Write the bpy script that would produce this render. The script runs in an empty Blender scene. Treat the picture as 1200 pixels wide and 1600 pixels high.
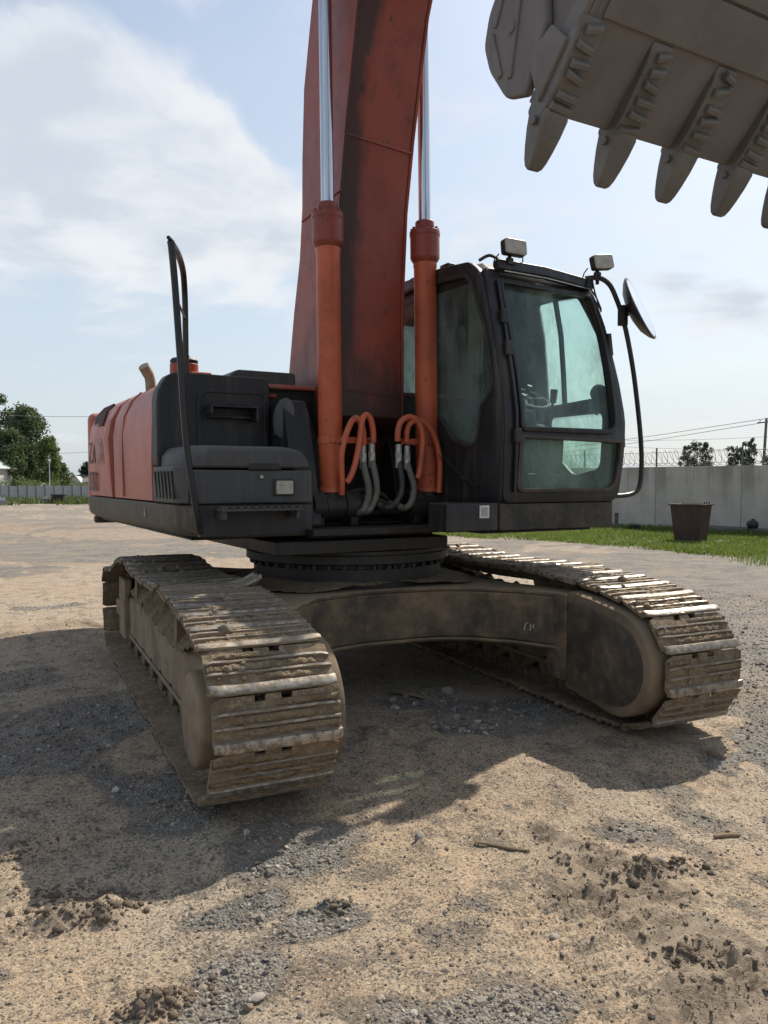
import bpy, bmesh, math, random
import numpy as np
from mathutils import Vector, Matrix

random.seed(7); RNG = np.random.default_rng(11)
SC = bpy.context.scene
COL = SC.collection
PI = math.pi

# ------------------------------------------------------------------ camera
CAM = np.array([-2.466, -5.918, 1.634]); YAW = math.radians(25.271); PITCH = math.radians(-2.317)
FPX = 1230.365
cam_data = bpy.data.cameras.new('camera'); cam = bpy.data.objects.new('camera', cam_data); COL.objects.link(cam)
cam.location = CAM; cam.rotation_euler = (PI/2 + PITCH, 0, -YAW)
cam_data.sensor_fit = 'VERTICAL'; cam_data.sensor_height = 32.0; cam_data.lens = FPX/1600*32.0
cam_data.clip_start = 0.05; cam_data.clip_end = 3000
SC.camera = cam

# ------------------------------------------------------------------ light
SUN = Vector((0.85, 0.43, 1.0)).normalized()          # direction towards the sun
SUN_EL = math.asin(SUN.z); SUN_AZ = math.atan2(SUN.x, SUN.y)
sd = bpy.data.lights.new('sun', 'SUN'); sd.energy = 4.0; sd.angle = math.radians(0.6); sd.color = (1.0, 0.93, 0.82)
so = bpy.data.objects.new('sun', sd); COL.objects.link(so)
so.rotation_euler = SUN.to_track_quat('Z', 'Y').to_euler(); so.location = (30, 15, 40)
SC.view_settings.view_transform = 'Standard'; SC.view_settings.look = 'None'
SC.view_settings.exposure = 0.6; SC.view_settings.gamma = 1.0; SC.view_settings.use_curve_mapping = False

# ------------------------------------------------------------------ node helper
class NT:
    def __init__(s, name, world=False):
        if world:
            s.id = bpy.data.worlds.new(name)
        else:
            s.id = bpy.data.materials.new(name)
        s.id.use_nodes = True
        s.t = s.id.node_tree; s.t.nodes.clear()
    def put(s, sock, v):
        if isinstance(v, bpy.types.NodeSocket): s.t.links.new(v, sock)
        elif v is not None:
            if hasattr(sock.default_value, '__len__') and isinstance(v, (int, float)): v = (v,)*len(sock.default_value)
            if hasattr(sock.default_value, '__len__') and len(sock.default_value) == 4 and len(v) == 3: v = (*v, 1)
            sock.default_value = v
    def n(s, typ, ins=None, **props):
        nd = s.t.nodes.new(typ)
        for k, v in props.items(): setattr(nd, k, v)
        for k, v in (ins or {}).items(): s.put(nd.inputs[k], v)
        return nd
    def co(s, which='Object'): return s.n('ShaderNodeTexCoord').outputs[which]
    def map(s, vec, scale=(1, 1, 1), loc=(0, 0, 0), rot=(0, 0, 0)):
        return s.n('ShaderNodeMapping', {'Vector': vec, 'Scale': scale, 'Location': loc, 'Rotation': rot}).outputs[0]
    def noise(s, scale, detail=4, rough=.5, vec=None, dist=0.0, out=0):
        return s.n('ShaderNodeTexNoise', {'Vector': vec, 'Scale': scale, 'Detail': detail, 'Roughness': rough, 'Distortion': dist}).outputs[out]
    def voro(s, scale, vec=None, feature='F1', out='Distance', rnd=1.0):
        return s.n('ShaderNodeTexVoronoi', {'Vector': vec, 'Scale': scale, 'Randomness': rnd}, feature=feature).outputs[out]
    def mr(s, v, a, b, c=0.0, d=1.0, smooth=True):
        return s.n('ShaderNodeMapRange', {'Value': v, 'From Min': a, 'From Max': b, 'To Min': c, 'To Max': d},
                   interpolation_type='SMOOTHSTEP' if smooth else 'LINEAR').outputs[0]
    def m(s, op, a, b=None, clamp=False):
        return s.n('ShaderNodeMath', {0: a, 1: b}, operation=op, use_clamp=clamp).outputs[0]
    def vm(s, op, a, b=None, out=0):
        return s.n('ShaderNodeVectorMath', {0: a, 1: b}, operation=op).outputs[out]
    def mix(s, f, a, b, mode='MIX'):
        nd = s.n('ShaderNodeMix', data_type='RGBA', blend_type=mode)
        s.put(nd.inputs[0], f); s.put(nd.inputs[6], a); s.put(nd.inputs[7], b)
        return nd.outputs[2]
    def attr(s, name, out='Fac'): return s.n('ShaderNodeAttribute', attribute_name=name).outputs[out]
    def bump(s, h, strength=.3, dist=.01, normal=None):
        return s.n('ShaderNodeBump', {'Height': h, 'Strength': strength, 'Distance': dist, 'Normal': normal}).outputs[0]
    def up(s):
        g = s.n('ShaderNodeNewGeometry').outputs['Normal']
        return s.n('ShaderNodeSeparateXYZ', {0: g}).outputs[2]
    def rand(s): return s.n('ShaderNodeObjectInfo').outputs['Random']
    def pbsdf(s, col, rough=.6, metal=0.0, normal=None, spec=.5, **kw):
        nd = s.n('ShaderNodeBsdfPrincipled', {'Base Color': col, 'Roughness': rough, 'Metallic': metal, 'Specular IOR Level': spec})
        if normal is not None: s.put(nd.inputs['Normal'], normal)
        for k, v in kw.items(): s.put(nd.inputs[k.replace('_', ' ')], v)
        return nd.outputs[0]
    def out(s, surf):
        s.t.links.new(surf, s.n('ShaderNodeOutputMaterial').inputs[0]); return s.id

# ------------------------------------------------------------------ sky
W = NT('World', world=True); SC.world = W.id
gen = W.co('Generated')
sky = W.n('ShaderNodeTexSky', sky_type='NISHITA', sun_disc=False)
sky.sun_elevation = SUN_EL; sky.sun_rotation = SUN_AZ; sky.altitude = 150
sky.air_density = 1.2; sky.dust_density = 2.0; sky.ozone_density = 1.3
sep = W.n('ShaderNodeSeparateXYZ', {0: gen})
zc = W.m('MAXIMUM', sep.outputs[2], 0.0)
den = W.m('ADD', zc, 0.22)
flat = W.vm('DIVIDE', gen, W.n('ShaderNodeCombineXYZ', {0: den, 1: den, 2: den}).outputs[0])
warp = W.noise(1.8, 6, .5, vec=flat, out=1)
fv = W.vm('ADD', flat, W.vm('MULTIPLY', W.vm('SUBTRACT', warp, (.5, .5, .5)), (.45, .45, .45)))
fine = W.noise(3.4, 10, .55, vec=W.map(fv, scale=(1, 1, 2.2)))
big = W.noise(1.05, 5, .5, vec=W.map(fv, loc=(3.1, 1.7, 0)))
# cloud masses: direction, angular size (cos falloff), weight, greyness
CL = [((.03, .950, .325), .013, .36), ((.10, .930, .350), .012, .34), ((.165, .918, .352), .009, .40), ((.212, .910, .350), .005, .36), ((-.12, .95, .28), .018, .34),
      ((.262, .914, .312), .0045, .34), ((.22, .92, .30), .006, .22), ((.12, .955, .27), .006, .16), ((.33, .91, .25), .006, .16), ((.475, .828, .298), .002, .26), ((.30, .815, .50), .0015, .22),
      ((.713, .67, .20), .0025, .26), ((.80, .60, .14), .010, .22), ((.70, .66, .27), .006, .14), ((.62, .74, .24), .003, .16), ((.56, .80, .26), .004, .18),
      ((-.55, .8, .35), .03, .25), ((.95, .1, .3), .05, .25), ((-.8, -.3, .4), .05, .25), ((.3, -.9, .35), .05, .25)]
wdir = W.vm('NORMALIZE', W.vm('ADD', gen, W.vm('MULTIPLY', W.vm('SUBTRACT', warp, (.5, .5, .5)), (.11, .11, .11))))
acc = None
for d, w, a in CL:
    dp = W.vm('DOT_PRODUCT', wdir, tuple(Vector(d).normalized()), out='Value')
    b = W.m('MULTIPLY', W.mr(dp, 1 - w*1.05, 1.0), a)
    acc = b if acc is None else W.m('ADD', acc, b)
mass = W.m('ADD', W.m('ADD', W.m('MULTIPLY', fine, 1.0), W.m('MULTIPLY', big, .04)), W.m('MULTIPLY', acc, .70))
cmask = W.mr(mass, .53, .90)
grey = W.m('MULTIPLY', W.mr(W.noise(2.4, 5, .5, vec=fv), .42, .62), W.mr(acc, .10, .40, .15, .85))
veil = W.mr(W.noise(.9, 8, .6, vec=W.map(fv, loc=(8, 2, 1))), .30, .75, 0.15, 0.5)
hz = W.mr(zc, 0.0, 0.55, 0.62, 0.0)
HAZE = (4.55, 5.1, 5.65); CLOUD = (5.75, 5.95, 6.2); CGREY = (4.0, 4.45, 5.05)
c0 = W.mix(veil, W.mix(.14, sky.outputs[0], (2.0, 2.3, 2.9)), HAZE)
c1 = W.mix(hz, c0, HAZE)
c2 = W.mix(W.m('MULTIPLY', cmask, .95), c1, W.mix(grey, CLOUD, CGREY))
bg = W.n('ShaderNodeBackground', {'Color': c2, 'Strength': 0.10})
W.t.links.new(bg.outputs[0], W.n('ShaderNodeOutputWorld').inputs[0])

# ------------------------------------------------------------------ mesh helper
class MB:
    def __init__(s): s.v = []; s.f = []
    def add(s, vs, fs, M=None):
        o = len(s.v)
        if M is not None: vs = [tuple(M @ Vector(v)) for v in vs]
        s.v += [tuple(v) for v in vs]; s.f += [tuple(i+o for i in f) for f in fs]; return s
    def box(s, x0, x1, y0, y1, z0, z1, M=None):
        return s.add([(x0,y0,z0),(x1,y0,z0),(x1,y1,z0),(x0,y1,z0),(x0,y0,z1),(x1,y0,z1),(x1,y1,z1),(x0,y1,z1)],
                     [(0,3,2,1),(4,5,6,7),(0,1,5,4),(1,2,6,5),(2,3,7,6),(3,0,4,7)], M)
    def prism(s, poly, axis, a, b, M=None):
        n = len(poly)
        def P(p, t): return (t, p[0], p[1]) if axis == 'x' else (p[0], t, p[1]) if axis == 'y' else (p[0], p[1], t)
        vs = [P(p, a) for p in poly] + [P(p, b) for p in poly]
        fs = [tuple(range(n)), tuple(range(2*n-1, n-1, -1))] + [(i, (i+1) % n, n+(i+1) % n, n+i) for i in range(n)]
        return s.add(vs, fs, M)
    def loft(s, rings, cap=True, closed=False, M=None):
        n = len(rings[0]); vs = [p for r in rings for p in r]; fs = []
        m = len(rings)
        for k in range(m if closed else m-1):
            k2 = (k+1) % m
            for i in range(n): fs.append((k*n+i, k*n+(i+1) % n, k2*n+(i+1) % n, k2*n+i))
        if cap and not closed: fs += [tuple(range(n-1, -1, -1)), tuple(range((m-1)*n, m*n))]
        return s.add(vs, fs, M)
    def tube(s, path, r, n=10, closed=False, flat=None, M=None):
        P = [Vector(p) for p in path]; m = len(P); rings = []; up = None
        for k in range(m):
            if closed: t = (P[(k+1) % m]-P[k-1])
            else: t = P[min(k+1, m-1)]-P[max(k-1, 0)]
            t.normalize()
            if up is None:
                a = Vector((0, 0, 1)) if abs(t.z) < .9 else Vector((1, 0, 0))
                up = (a - t*a.dot(t)).normalized()
            else: up = (up - t*up.dot(t)).normalized()
            sd_ = t.cross(up); rr = r[k] if hasattr(r, '__len__') else r
            fx, fy = flat or (1, 1)
            rings.append([tuple(P[k] + up*(math.cos(2*PI*i/n)*rr*fy) + sd_*(math.sin(2*PI*i/n)*rr*fx)) for i in range(n)])
        return s.loft(rings, True, closed, M)
    def bar(s, path, w, h, up=(0, 0, 1), M=None):
        P = [Vector(p) for p in path]; rings = []
        for k in range(len(P)):
            t = (P[min(k+1, len(P)-1)]-P[max(k-1, 0)]).normalized(); u = Vector(up); sx = t.cross(u).normalized(); u = sx.cross(t)
            rings.append([tuple(P[k]+sx*a*w/2+u*b*h/2) for a, b in ((-1,-1),(1,-1),(1,1),(-1,1))])
        return s.loft(rings, True, False, M)
    def cyl(s, p0, p1, r0, r1=None, n=24, M=None):
        return s.tube([p0, p1], [r0, r0 if r1 is None else r1], n, M=M)
    def lathe(s, prof, o, ax, n=32, M=None):
        o = Vector(o); t = Vector(ax).normalized()
        a = Vector((0, 0, 1)) if abs(t.z) < .9 else Vector((1, 0, 0)); u = (a-t*a.dot(t)).normalized(); w = t.cross(u)
        rings = [[tuple(o+t*h+(u*math.cos(2*PI*i/n)+w*math.sin(2*PI*i/n))*max(r, 1e-4)) for i in range(n)] for r, h in prof]
        return s.loft(rings, True, False, M)
    def warp(s, fn): s.v = [tuple(fn(*v)) for v in s.v]; return s
    def xf(s, M): s.v = [tuple(M @ Vector(v)) for v in s.v]; return s
    def join(s, o): return s.add(o.v, o.f)
    def mesh(s, name, mat, smooth=35):
        me = bpy.data.meshes.new(name); me.from_pydata(s.v, [], s.f)
        bm = bmesh.new(); bm.from_mesh(me); bmesh.ops.recalc_face_normals(bm, faces=bm.faces[:]); bm.to_mesh(me); bm.free()
        if smooth is not None:
            me.polygons.foreach_set('use_smooth', [True]*len(me.polygons)); me.set_sharp_from_angle(angle=math.radians(smooth))
        me.materials.append(mat); return me
    def build(s, name, mat, parent=None, bevel=None, smooth=35, rz=None, seg=2, wn=True):
        o = bpy.data.objects.new(name, s.mesh(name, mat, smooth)); COL.objects.link(o)
        if parent: o.parent = parent
        if rz is not None: o.rotation_euler.z = rz
        if bevel:
            b = o.modifiers.new('bevel', 'BEVEL'); b.width = bevel; b.segments = seg; b.limit_method = 'ANGLE'; b.angle_limit = math.radians(38)
            w = o.modifiers.new('weighted', 'WEIGHTED_NORMAL'); w.keep_sharp = False
        return o

def np_obj(name, V, F, mat, parent=None, attrs=None, smooth=True):
    """fast mesh from numpy arrays (F is (n,3) or (n,4))"""
    me = bpy.data.meshes.new(name); V = np.asarray(V, np.float32); F = np.asarray(F, np.int32); k = F.shape[1]
    me.vertices.add(len(V)); me.vertices.foreach_set('co', V.ravel())
    me.loops.add(F.size); me.loops.foreach_set('vertex_index', F.ravel())
    me.polygons.add(len(F)); me.polygons.foreach_set('loop_start', np.arange(0, F.size, k, dtype=np.int32))
    me.update(calc_edges=True); me.validate()
    me.polygons.foreach_set('use_smooth', np.full(len(me.polygons), smooth))
    for nm, a in (attrs or {}).items():
        at = me.attributes.new(nm, 'FLOAT', 'POINT'); at.data.foreach_set('value', np.asarray(a, np.float32))
    me.materials.append(mat)
    o = bpy.data.objects.new(name, me); COL.objects.link(o)
    if parent: o.parent = parent
    return o

def rpoly(pts, r, n=4):
    """round the corners of a closed polygon"""
    out = []; m = len(pts)
    for i in range(m):
        p = Vector((*pts[i], 0)); a = Vector((*pts[i-1], 0))-p; b = Vector((*pts[(i+1) % m], 0))-p
        rr = r[i] if hasattr(r, '__len__') else r
        d = min(rr, a.length*.45, b.length*.45)
        if d < 1e-4: out.append((p.x, p.y)); continue
        A = p+a.normalized()*d; B = p+b.normalized()*d
        for k in range(n+1):
            t = k/n; q = A*(1-t)**2+p*2*t*(1-t)+B*t*t; out.append((q.x, q.y))
    return out
def dens(pts, step):
    out = []; m = len(pts)
    for i in range(m):
        a = np.array(pts[i]); b = np.array(pts[(i+1) % m]); k = max(1, int(np.linalg.norm(b-a)/step))
        for j in range(k): out.append(tuple(a+(b-a)*j/k))
    return out
def plate(outline, holes, t, bev=0.0):
    """flat plate with holes in (u,v), thickness t along w, centred; returns MB in (u,v,w)"""
    cu = bpy.data.curves.new('plate', 'CURVE'); cu.dimensions = '2D'; cu.fill_mode = 'BOTH'
    cu.extrude = max(t/2-bev, 1e-4); cu.bevel_depth = bev; cu.bevel_resolution = 1
    for pl in [outline]+list(holes):
        sp = cu.splines.new('POLY'); sp.points.add(len(pl)-1)
        for i, q in enumerate(pl): sp.points[i].co = (q[0], q[1], 0, 1)
        sp.use_cyclic_u = True
    ob = bpy.data.objects.new('plate', cu); COL.objects.link(ob)
    dg = bpy.context.evaluated_depsgraph_get(); dg.update()
    me = bpy.data.meshes.new_from_object(ob.evaluated_get(dg))
    bm = bmesh.new(); bm.from_mesh(me); bmesh.ops.remove_doubles(bm, verts=bm.verts[:], dist=1e-5); bm.to_mesh(me); bm.free()
    mb = MB(); mb.add([tuple(v.co) for v in me.vertices], [tuple(p.vertices) for p in me.polygons])
    bpy.data.objects.remove(ob); bpy.data.curves.remove(cu); bpy.data.meshes.remove(me)
    return mb
def smooth_path(pts, k=6):
    """Catmull-Rom through points"""
    P = [Vector(p) for p in pts]; out = []
    for i in range(len(P)-1):
        a = P[max(i-1, 0)]; b = P[i]; c = P[i+1]; d = P[min(i+2, len(P)-1)]
        for j in range(k):
            t = j/k
            out.append(.5*((2*b)+(c-a)*t+(2*a-5*b+4*c-d)*t*t+(3*b-a-3*c+d)*t**3))
    out.append(P[-1]); return [tuple(p) for p in out]

# ------------------------------------------------------------------ numpy noise
def _hash(ix, iy, s):
    h = (ix.astype(np.int64)*374761393 + iy.astype(np.int64)*668265263 + s*982451653) & 0xffffffff
    h = ((h ^ (h >> 13))*1274126177) & 0xffffffff
    return ((h ^ (h >> 16)) & 0xffff)/65535.0
def vnoise(x, y, s=0):
    ix = np.floor(x); iy = np.floor(y); fx = x-ix; fy = y-iy
    fx = fx*fx*fx*(fx*(fx*6-15)+10); fy = fy*fy*fy*(fy*(fy*6-15)+10)
    a = _hash(ix, iy, s); b = _hash(ix+1, iy, s); c = _hash(ix, iy+1, s); d = _hash(ix+1, iy+1, s)
    return (a*(1-fx)+b*fx)*(1-fy)+(c*(1-fx)+d*fx)*fy
def fbm(x, y, f=1.0, o=4, s=0, g=.5):
    t = 0; a = 1; n = 0
    for k in range(o):
        t = t+a*vnoise(x*f+k*17.3, y*f-k*9.1, s+k); n += a; a *= g; f *= 2.03
    return t/n
def sstep(a, b, x):
    t = np.clip((x-a)/(b-a), 0, 1); return t*t*(3-2*t)

# properties
def tag(o, label, cat, group=None):
    o['label'] = label; o['category'] = cat
    if group: o['group'] = group
    return o
def thing(name, label, cat, loc=(0, 0, 0), rz=0, group=None):
    o = bpy.data.objects.new(name, None); COL.objects.link(o); o.location = loc; o.rotation_euler.z = rz
    o.empty_display_size = .2
    return tag(o, label, cat, group)
def kind(o, k): o['kind'] = k; return o
def copy_obj(o, parent, matrix=None):
    c = o.copy(); COL.objects.link(c); c.parent = parent
    if matrix is not None: c.matrix_local = matrix
    return c

# ------------------------------------------------------------------ materials
def paint(name, base, base2, dirt=(.03, .025, .02), dirt_amt=.4, dust=(.22, .17, .11), dust_amt=.3, rough=.5, chip=.0,
          chipc=(.03, .022, .018), bump=.15, sc=1.0, metal=0.0, streak=.2, spec=.4):
    N = NT(name); c = N.co()
    n1 = N.noise(2.1*sc, 6, .55, vec=c); n2 = N.noise(7*sc, 10, .68, vec=c); n3 = N.noise(31*sc, 6, .6, vec=c)
    col = N.mix(N.mr(n1, .35, .68), base, base2)
    st = N.noise(1.0, 8, .6, vec=N.map(c, scale=(11*sc, 11*sc, .8*sc)))
    col = N.mix(N.m('MULTIPLY', N.mr(st, .48, .72), streak), col, dust)
    dm = N.m('MULTIPLY', N.mr(N.m('ADD', N.m('MULTIPLY', n2, .7), N.m('MULTIPLY', n1, .3)), .60-.25*dirt_amt, .78), min(1, .35+dirt_amt))
    col = N.mix(dm, col, dirt)
    if chip:
        ch = N.mr(N.m('ADD', N.m('MULTIPLY', n3, .55), N.m('MULTIPLY', n2, .45)), .68-.12*chip, .72-.12*chip)
        col = N.mix(ch, col, chipc)
    dz = N.m('MULTIPLY', N.mr(N.m('ADD', N.up(), N.m('MULTIPLY', N.m('SUBTRACT', n2, .5), 1.0)), .25, .95), dust_amt, True)
    dz = N.m('ADD', dz, N.m('MULTIPLY', N.mr(n3, .55, .75), dust_amt*.15), True)
    col = N.mix(dz, col, dust)
    r = N.m('ADD', N.m('MULTIPLY', n2, .3), rough-.15); r = N.m('ADD', r, N.m('MULTIPLY', dz, .3), True)
    h = N.m('ADD', N.m('MULTIPLY', n2, .6), N.m('MULTIPLY', n3, .4))
    return N.out(N.pbsdf(col, r, metal, N.bump(h, bump, .008), spec))

def earth(name, a, b, c3, sc=1.0, bump=.8, dist=.02, rough=.95):
    N = NT(name); c = N.co()
    n1 = N.noise(3*sc, 6, .6, vec=c); n2 = N.noise(18*sc, 8, .65, vec=c); n3 = N.voro(42*sc, vec=c)
    col = N.mix(N.mr(n1, .35, .65), a, b); col = N.mix(N.mr(n2, .5, .72), col, c3)
    h = N.m('ADD', N.m('MULTIPLY', n2, .7), N.m('MULTIPLY', n3, .3))
    return N.out(N.pbsdf(col, rough, 0, N.bump(h, bump, dist), .2))

ORANGE = (.36, .058, .022); ORANGE2 = (.25, .046, .022)
m_boom = paint('boom_paint', (.285, .056, .032), (.21, .043, .027), dirt=(.05, .018, .014), dirt_amt=.3, dust=(.24, .13, .095), dust_amt=.22, rough=.42, chip=.7, sc=1.3, streak=.14)
def boom_grime_shade(mat):
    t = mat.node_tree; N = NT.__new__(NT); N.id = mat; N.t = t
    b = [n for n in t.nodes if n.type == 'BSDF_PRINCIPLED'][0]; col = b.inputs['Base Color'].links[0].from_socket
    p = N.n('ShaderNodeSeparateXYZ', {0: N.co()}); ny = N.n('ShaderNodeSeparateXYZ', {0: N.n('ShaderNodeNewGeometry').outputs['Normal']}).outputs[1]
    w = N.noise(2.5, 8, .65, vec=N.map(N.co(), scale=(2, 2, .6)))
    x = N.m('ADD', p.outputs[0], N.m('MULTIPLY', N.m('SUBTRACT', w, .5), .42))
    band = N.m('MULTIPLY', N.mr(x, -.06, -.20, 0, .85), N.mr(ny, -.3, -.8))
    foot = N.mr(N.m('ADD', p.outputs[2], N.m('MULTIPLY', N.m('SUBTRACT', w, .5), 1.2)), 2.75, 2.1, 0, .9)  # darkening towards the boom foot is shade put into the colour
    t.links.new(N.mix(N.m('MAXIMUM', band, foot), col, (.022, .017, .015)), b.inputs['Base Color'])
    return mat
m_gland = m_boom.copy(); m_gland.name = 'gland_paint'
boom_grime_shade(m_boom)
m_cyl = paint('cylinder_paint', (.52, .115, .05), (.38, .082, .04), dirt=(.10, .04, .025), dirt_amt=.35, dust_amt=.16, rough=.40, chip=.75, sc=1.2, streak=.12)
m_panel = paint('faded_panel_paint', (.47, .135, .095), (.37, .10, .072), dirt=(.12, .05, .04), dirt_amt=.25, dust=(.34, .24, .2), dust_amt=.3, rough=.45, chip=.2, sc=.8, streak=.3)
m_orange = paint('orange_paint', ORANGE, ORANGE2, dirt_amt=.2, rough=.4)
m_black = paint('black_plastic', (.013, .0135, .0155), (.021, .020, .021), dirt=(.042, .034, .026), dirt_amt=.3, dust=(.2, .17, .13), dust_amt=.16, rough=.52, sc=1.1, bump=.1, streak=.16)
m_guard = paint('guard_face', (.055, .046, .036), (.095, .073, .051), dirt=(.20, .142, .088), dirt_amt=.65, dust=(.15, .115, .075), dust_amt=.5, rough=.6, sc=1.8, streak=.06, bump=.3)
m_rim = paint('guard_rim', (.21, .155, .10), (.145, .105, .068), dirt=(.05, .04, .03), dirt_amt=.4, dust=(.2, .15, .095), dust_amt=.6, rough=.8, sc=2.2, streak=.05, bump=.4)
m_grey = paint('faded_grey_plastic', (.05, .05, .051), (.07, .068, .066), dirt=(.03, .028, .025), dirt_amt=.3, dust=(.2, .17, .13), dust_amt=.3, rough=.55, sc=1.3, streak=.22)
m_cab = paint('cab_black_paint', (.014, .0135, .015), (.02, .019, .019), dirt=(.04, .032, .024), dirt_amt=.32, dust=(.17, .135, .095), dust_amt=.18, rough=.42, chip=.1, chipc=(.1, .06, .035), sc=1.3, streak=.25)
m_cabmud = paint('muddy_black_paint', (.024, .022, .02), (.045, .038, .028), dirt=(.10, .082, .05), dirt_amt=.75, dust=(.16, .13, .085), dust_amt=.3, rough=.7, sc=2.4, streak=.1, bump=.35)
m_deck = paint('oily_steel', (.012, .0105, .009), (.019, .0155, .013), dirt=(.034, .026, .018), dirt_amt=.5, dust=(.09, .07, .05), dust_amt=.3, rough=.5, sc=1.5, bump=.3)
m_under = paint('muddy_undercarriage', (.060, .047, .036), (.135, .095, .060), dirt=(.27, .185, .108), dirt_amt=.8, dust=(.31, .225, .14), dust_amt=.95, rough=.75, sc=1.3, streak=.10, bump=.5)
m_frame = paint('dusty_track_frame', (.28, .205, .135), (.19, .138, .09), dirt=(.075, .057, .04), dirt_amt=.5, dust=(.2, .15, .095), dust_amt=.7, rough=.85, sc=1.6, streak=.3, bump=.4)
m_skirt = paint('grey_skirt', (.075, .068, .06), (.05, .046, .042), dirt=(.19, .15, .10), dirt_amt=.45, dust=(.2, .16, .11), dust_amt=.35, rough=.6, sc=1.6, streak=.3)
m_bucket = paint('worn_bucket_steel', (.17, .152, .143), (.138, .118, .11), dirt=(.185, .165, .148), dirt_amt=.5, dust=(.27, .23, .195), dust_amt=.3, rough=.66, chip=.2, chipc=(.16, .075, .055), sc=2.2, streak=.15, bump=.7)
m_tooth = paint('worn_tooth_steel', (.135, .123, .114), (.175, .16, .148), dirt=(.105, .094, .084), dirt_amt=.4, dust=(.2, .165, .13), dust_amt=.3, rough=.5, sc=3, metal=.35, bump=.5)
m_mud = earth('packed_mud', (.27, .20, .128), (.185, .135, .085), (.35, .27, .18), 2.2, 1.0, .03)
m_mudd = earth('dark_mud', (.12, .09, .062), (.165, .125, .085), (.21, .16, .108), 1.6, .9, .02)
m_hose = paint('grey_hose', (.10, .105, .085), (.13, .13, .105), dirt_amt=.2, dust_amt=.15, rough=.6, sc=4)
m_hoseb = paint('black_hose', (.02, .02, .022), (.03, .03, .03), dirt_amt=.2, dust_amt=.15, rough=.5, sc=4)
m_ferr = paint('hose_ferrule', (.40, .40, .36), (.30, .30, .27), dirt_amt=.2, dust_amt=.1, rough=.4, sc=6, metal=.5)
m_lens = paint('dirty_lens', (.42, .40, .34), (.33, .31, .255), dirt=(.18, .15, .11), dirt_amt=.3, dust_amt=.25, rough=.35, sc=9)
m_white = paint('white_label', (.6, .6, .58), (.5, .5, .48), dirt_amt=.3, rough=.5, sc=8)
m_ltr = paint('dark_lettering', (.07, .062, .058), (.15, .10, .085), dirt=(.22, .07, .05), dirt_amt=.5, dust_amt=.1, rough=.6, sc=9)
m_ltw = paint('worn_white_lettering', (.5, .45, .4), (.28, .16, .13), dirt=(.25, .08, .055), dirt_amt=.5, dust_amt=.1, rough=.6, sc=9)
m_exh = paint('exhaust_tan', (.30, .25, .18), (.22, .17, .11), dirt=(.1, .05, .03), dirt_amt=.4, rough=.6, sc=6)
m_seat = paint('cab_interior', (.03, .03, .032), (.045, .044, .044), dirt_amt=.2, dust_amt=.25, rough=.7, sc=3)
m_cloth = paint('pale_curtain', (.32, .28, .2), (.24, .2, .15), dirt_amt=.3, dust_amt=.1, rough=.9, sc=3)

def chrome():
    N = NT('chrome_rod'); c = N.co(); n = N.noise(5, 5, .6, vec=N.map(c, scale=(6, 6, .6)))
    return N.out(N.pbsdf(N.mix(n, (.62, .64, .66), (.42, .44, .46)), N.m('ADD', N.m('MULTIPLY', n, .14), .12), 1.0))
m_chrome = chrome()
def mirror():
    N = NT('mirror_glass'); return N.out(N.pbsdf((.75, .78, .8), .05, 1.0))
m_mirror = mirror()
def glass(name, tint, dust_amt, dustc=(.25, .30, .27), lo=.40, hi=.75, sc=1.0, wet=0.0, trl=.25):
    N = NT(name); c = N.co()
    tr = N.n('ShaderNodeBsdfTransparent', {'Color': tuple(x**.5 for x in tint)}).outputs[0]
    gl = N.n('ShaderNodeBsdfGlossy', {'Color': (1, 1, 1), 'Roughness': .06}).outputs[0]
    fc = N.n('ShaderNodeLayerWeight', {'Blend': .5}).outputs['Facing']
    fr = N.m('ADD', N.m('MULTIPLY', N.m('POWER', fc, 4.0), .45), .02)
    s1 = N.n('ShaderNodeMixShader', {0: fr, 1: tr, 2: gl}).outputs[0]
    a = N.noise(2.2*sc, 8, .62, vec=N.map(c, scale=(1, 1, .55))); b = N.noise(40*sc, 4, .6, vec=N.map(c, scale=(1, 1, .3)))
    f = N.m('ADD', N.m('MULTIPLY', a, .75), N.m('MULTIPLY', b, .25))
    f = N.m('MULTIPLY', N.mr(f, lo, hi, .18), dust_amt, True)
    if wet:
        sp = N.mr(N.voro(55*sc, vec=N.map(c, scale=(1, 1, .55))), .12, .30, wet, 0.0); f = N.m('MAXIMUM', f, sp)
    df = N.n('ShaderNodeMixShader', {0: trl, 1: N.n('ShaderNodeBsdfDiffuse', {'Color': dustc}).outputs[0], 2: N.n('ShaderNodeBsdfTranslucent', {'Color': dustc}).outputs[0]}).outputs[0]
    return N.out(N.n('ShaderNodeMixShader', {0: f, 1: s1, 2: df}).outputs[0])
m_glass = glass('windscreen_glass', (.72, .90, .84), .40, (.36, .43, .41))
m_glass_low = glass('muddy_lower_glass', (.62, .84, .76), .42, (.30, .38, .33), .38, .66, 1.3, .45)
m_glass_side = glass('dirty_side_glass', (.60, .68, .64), .50, (.27, .34, .31), .36, .66)
m_glass_door = glass('door_glass', (.80, .92, .88), .24, (.82, .95, .91), trl=.75)

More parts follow.
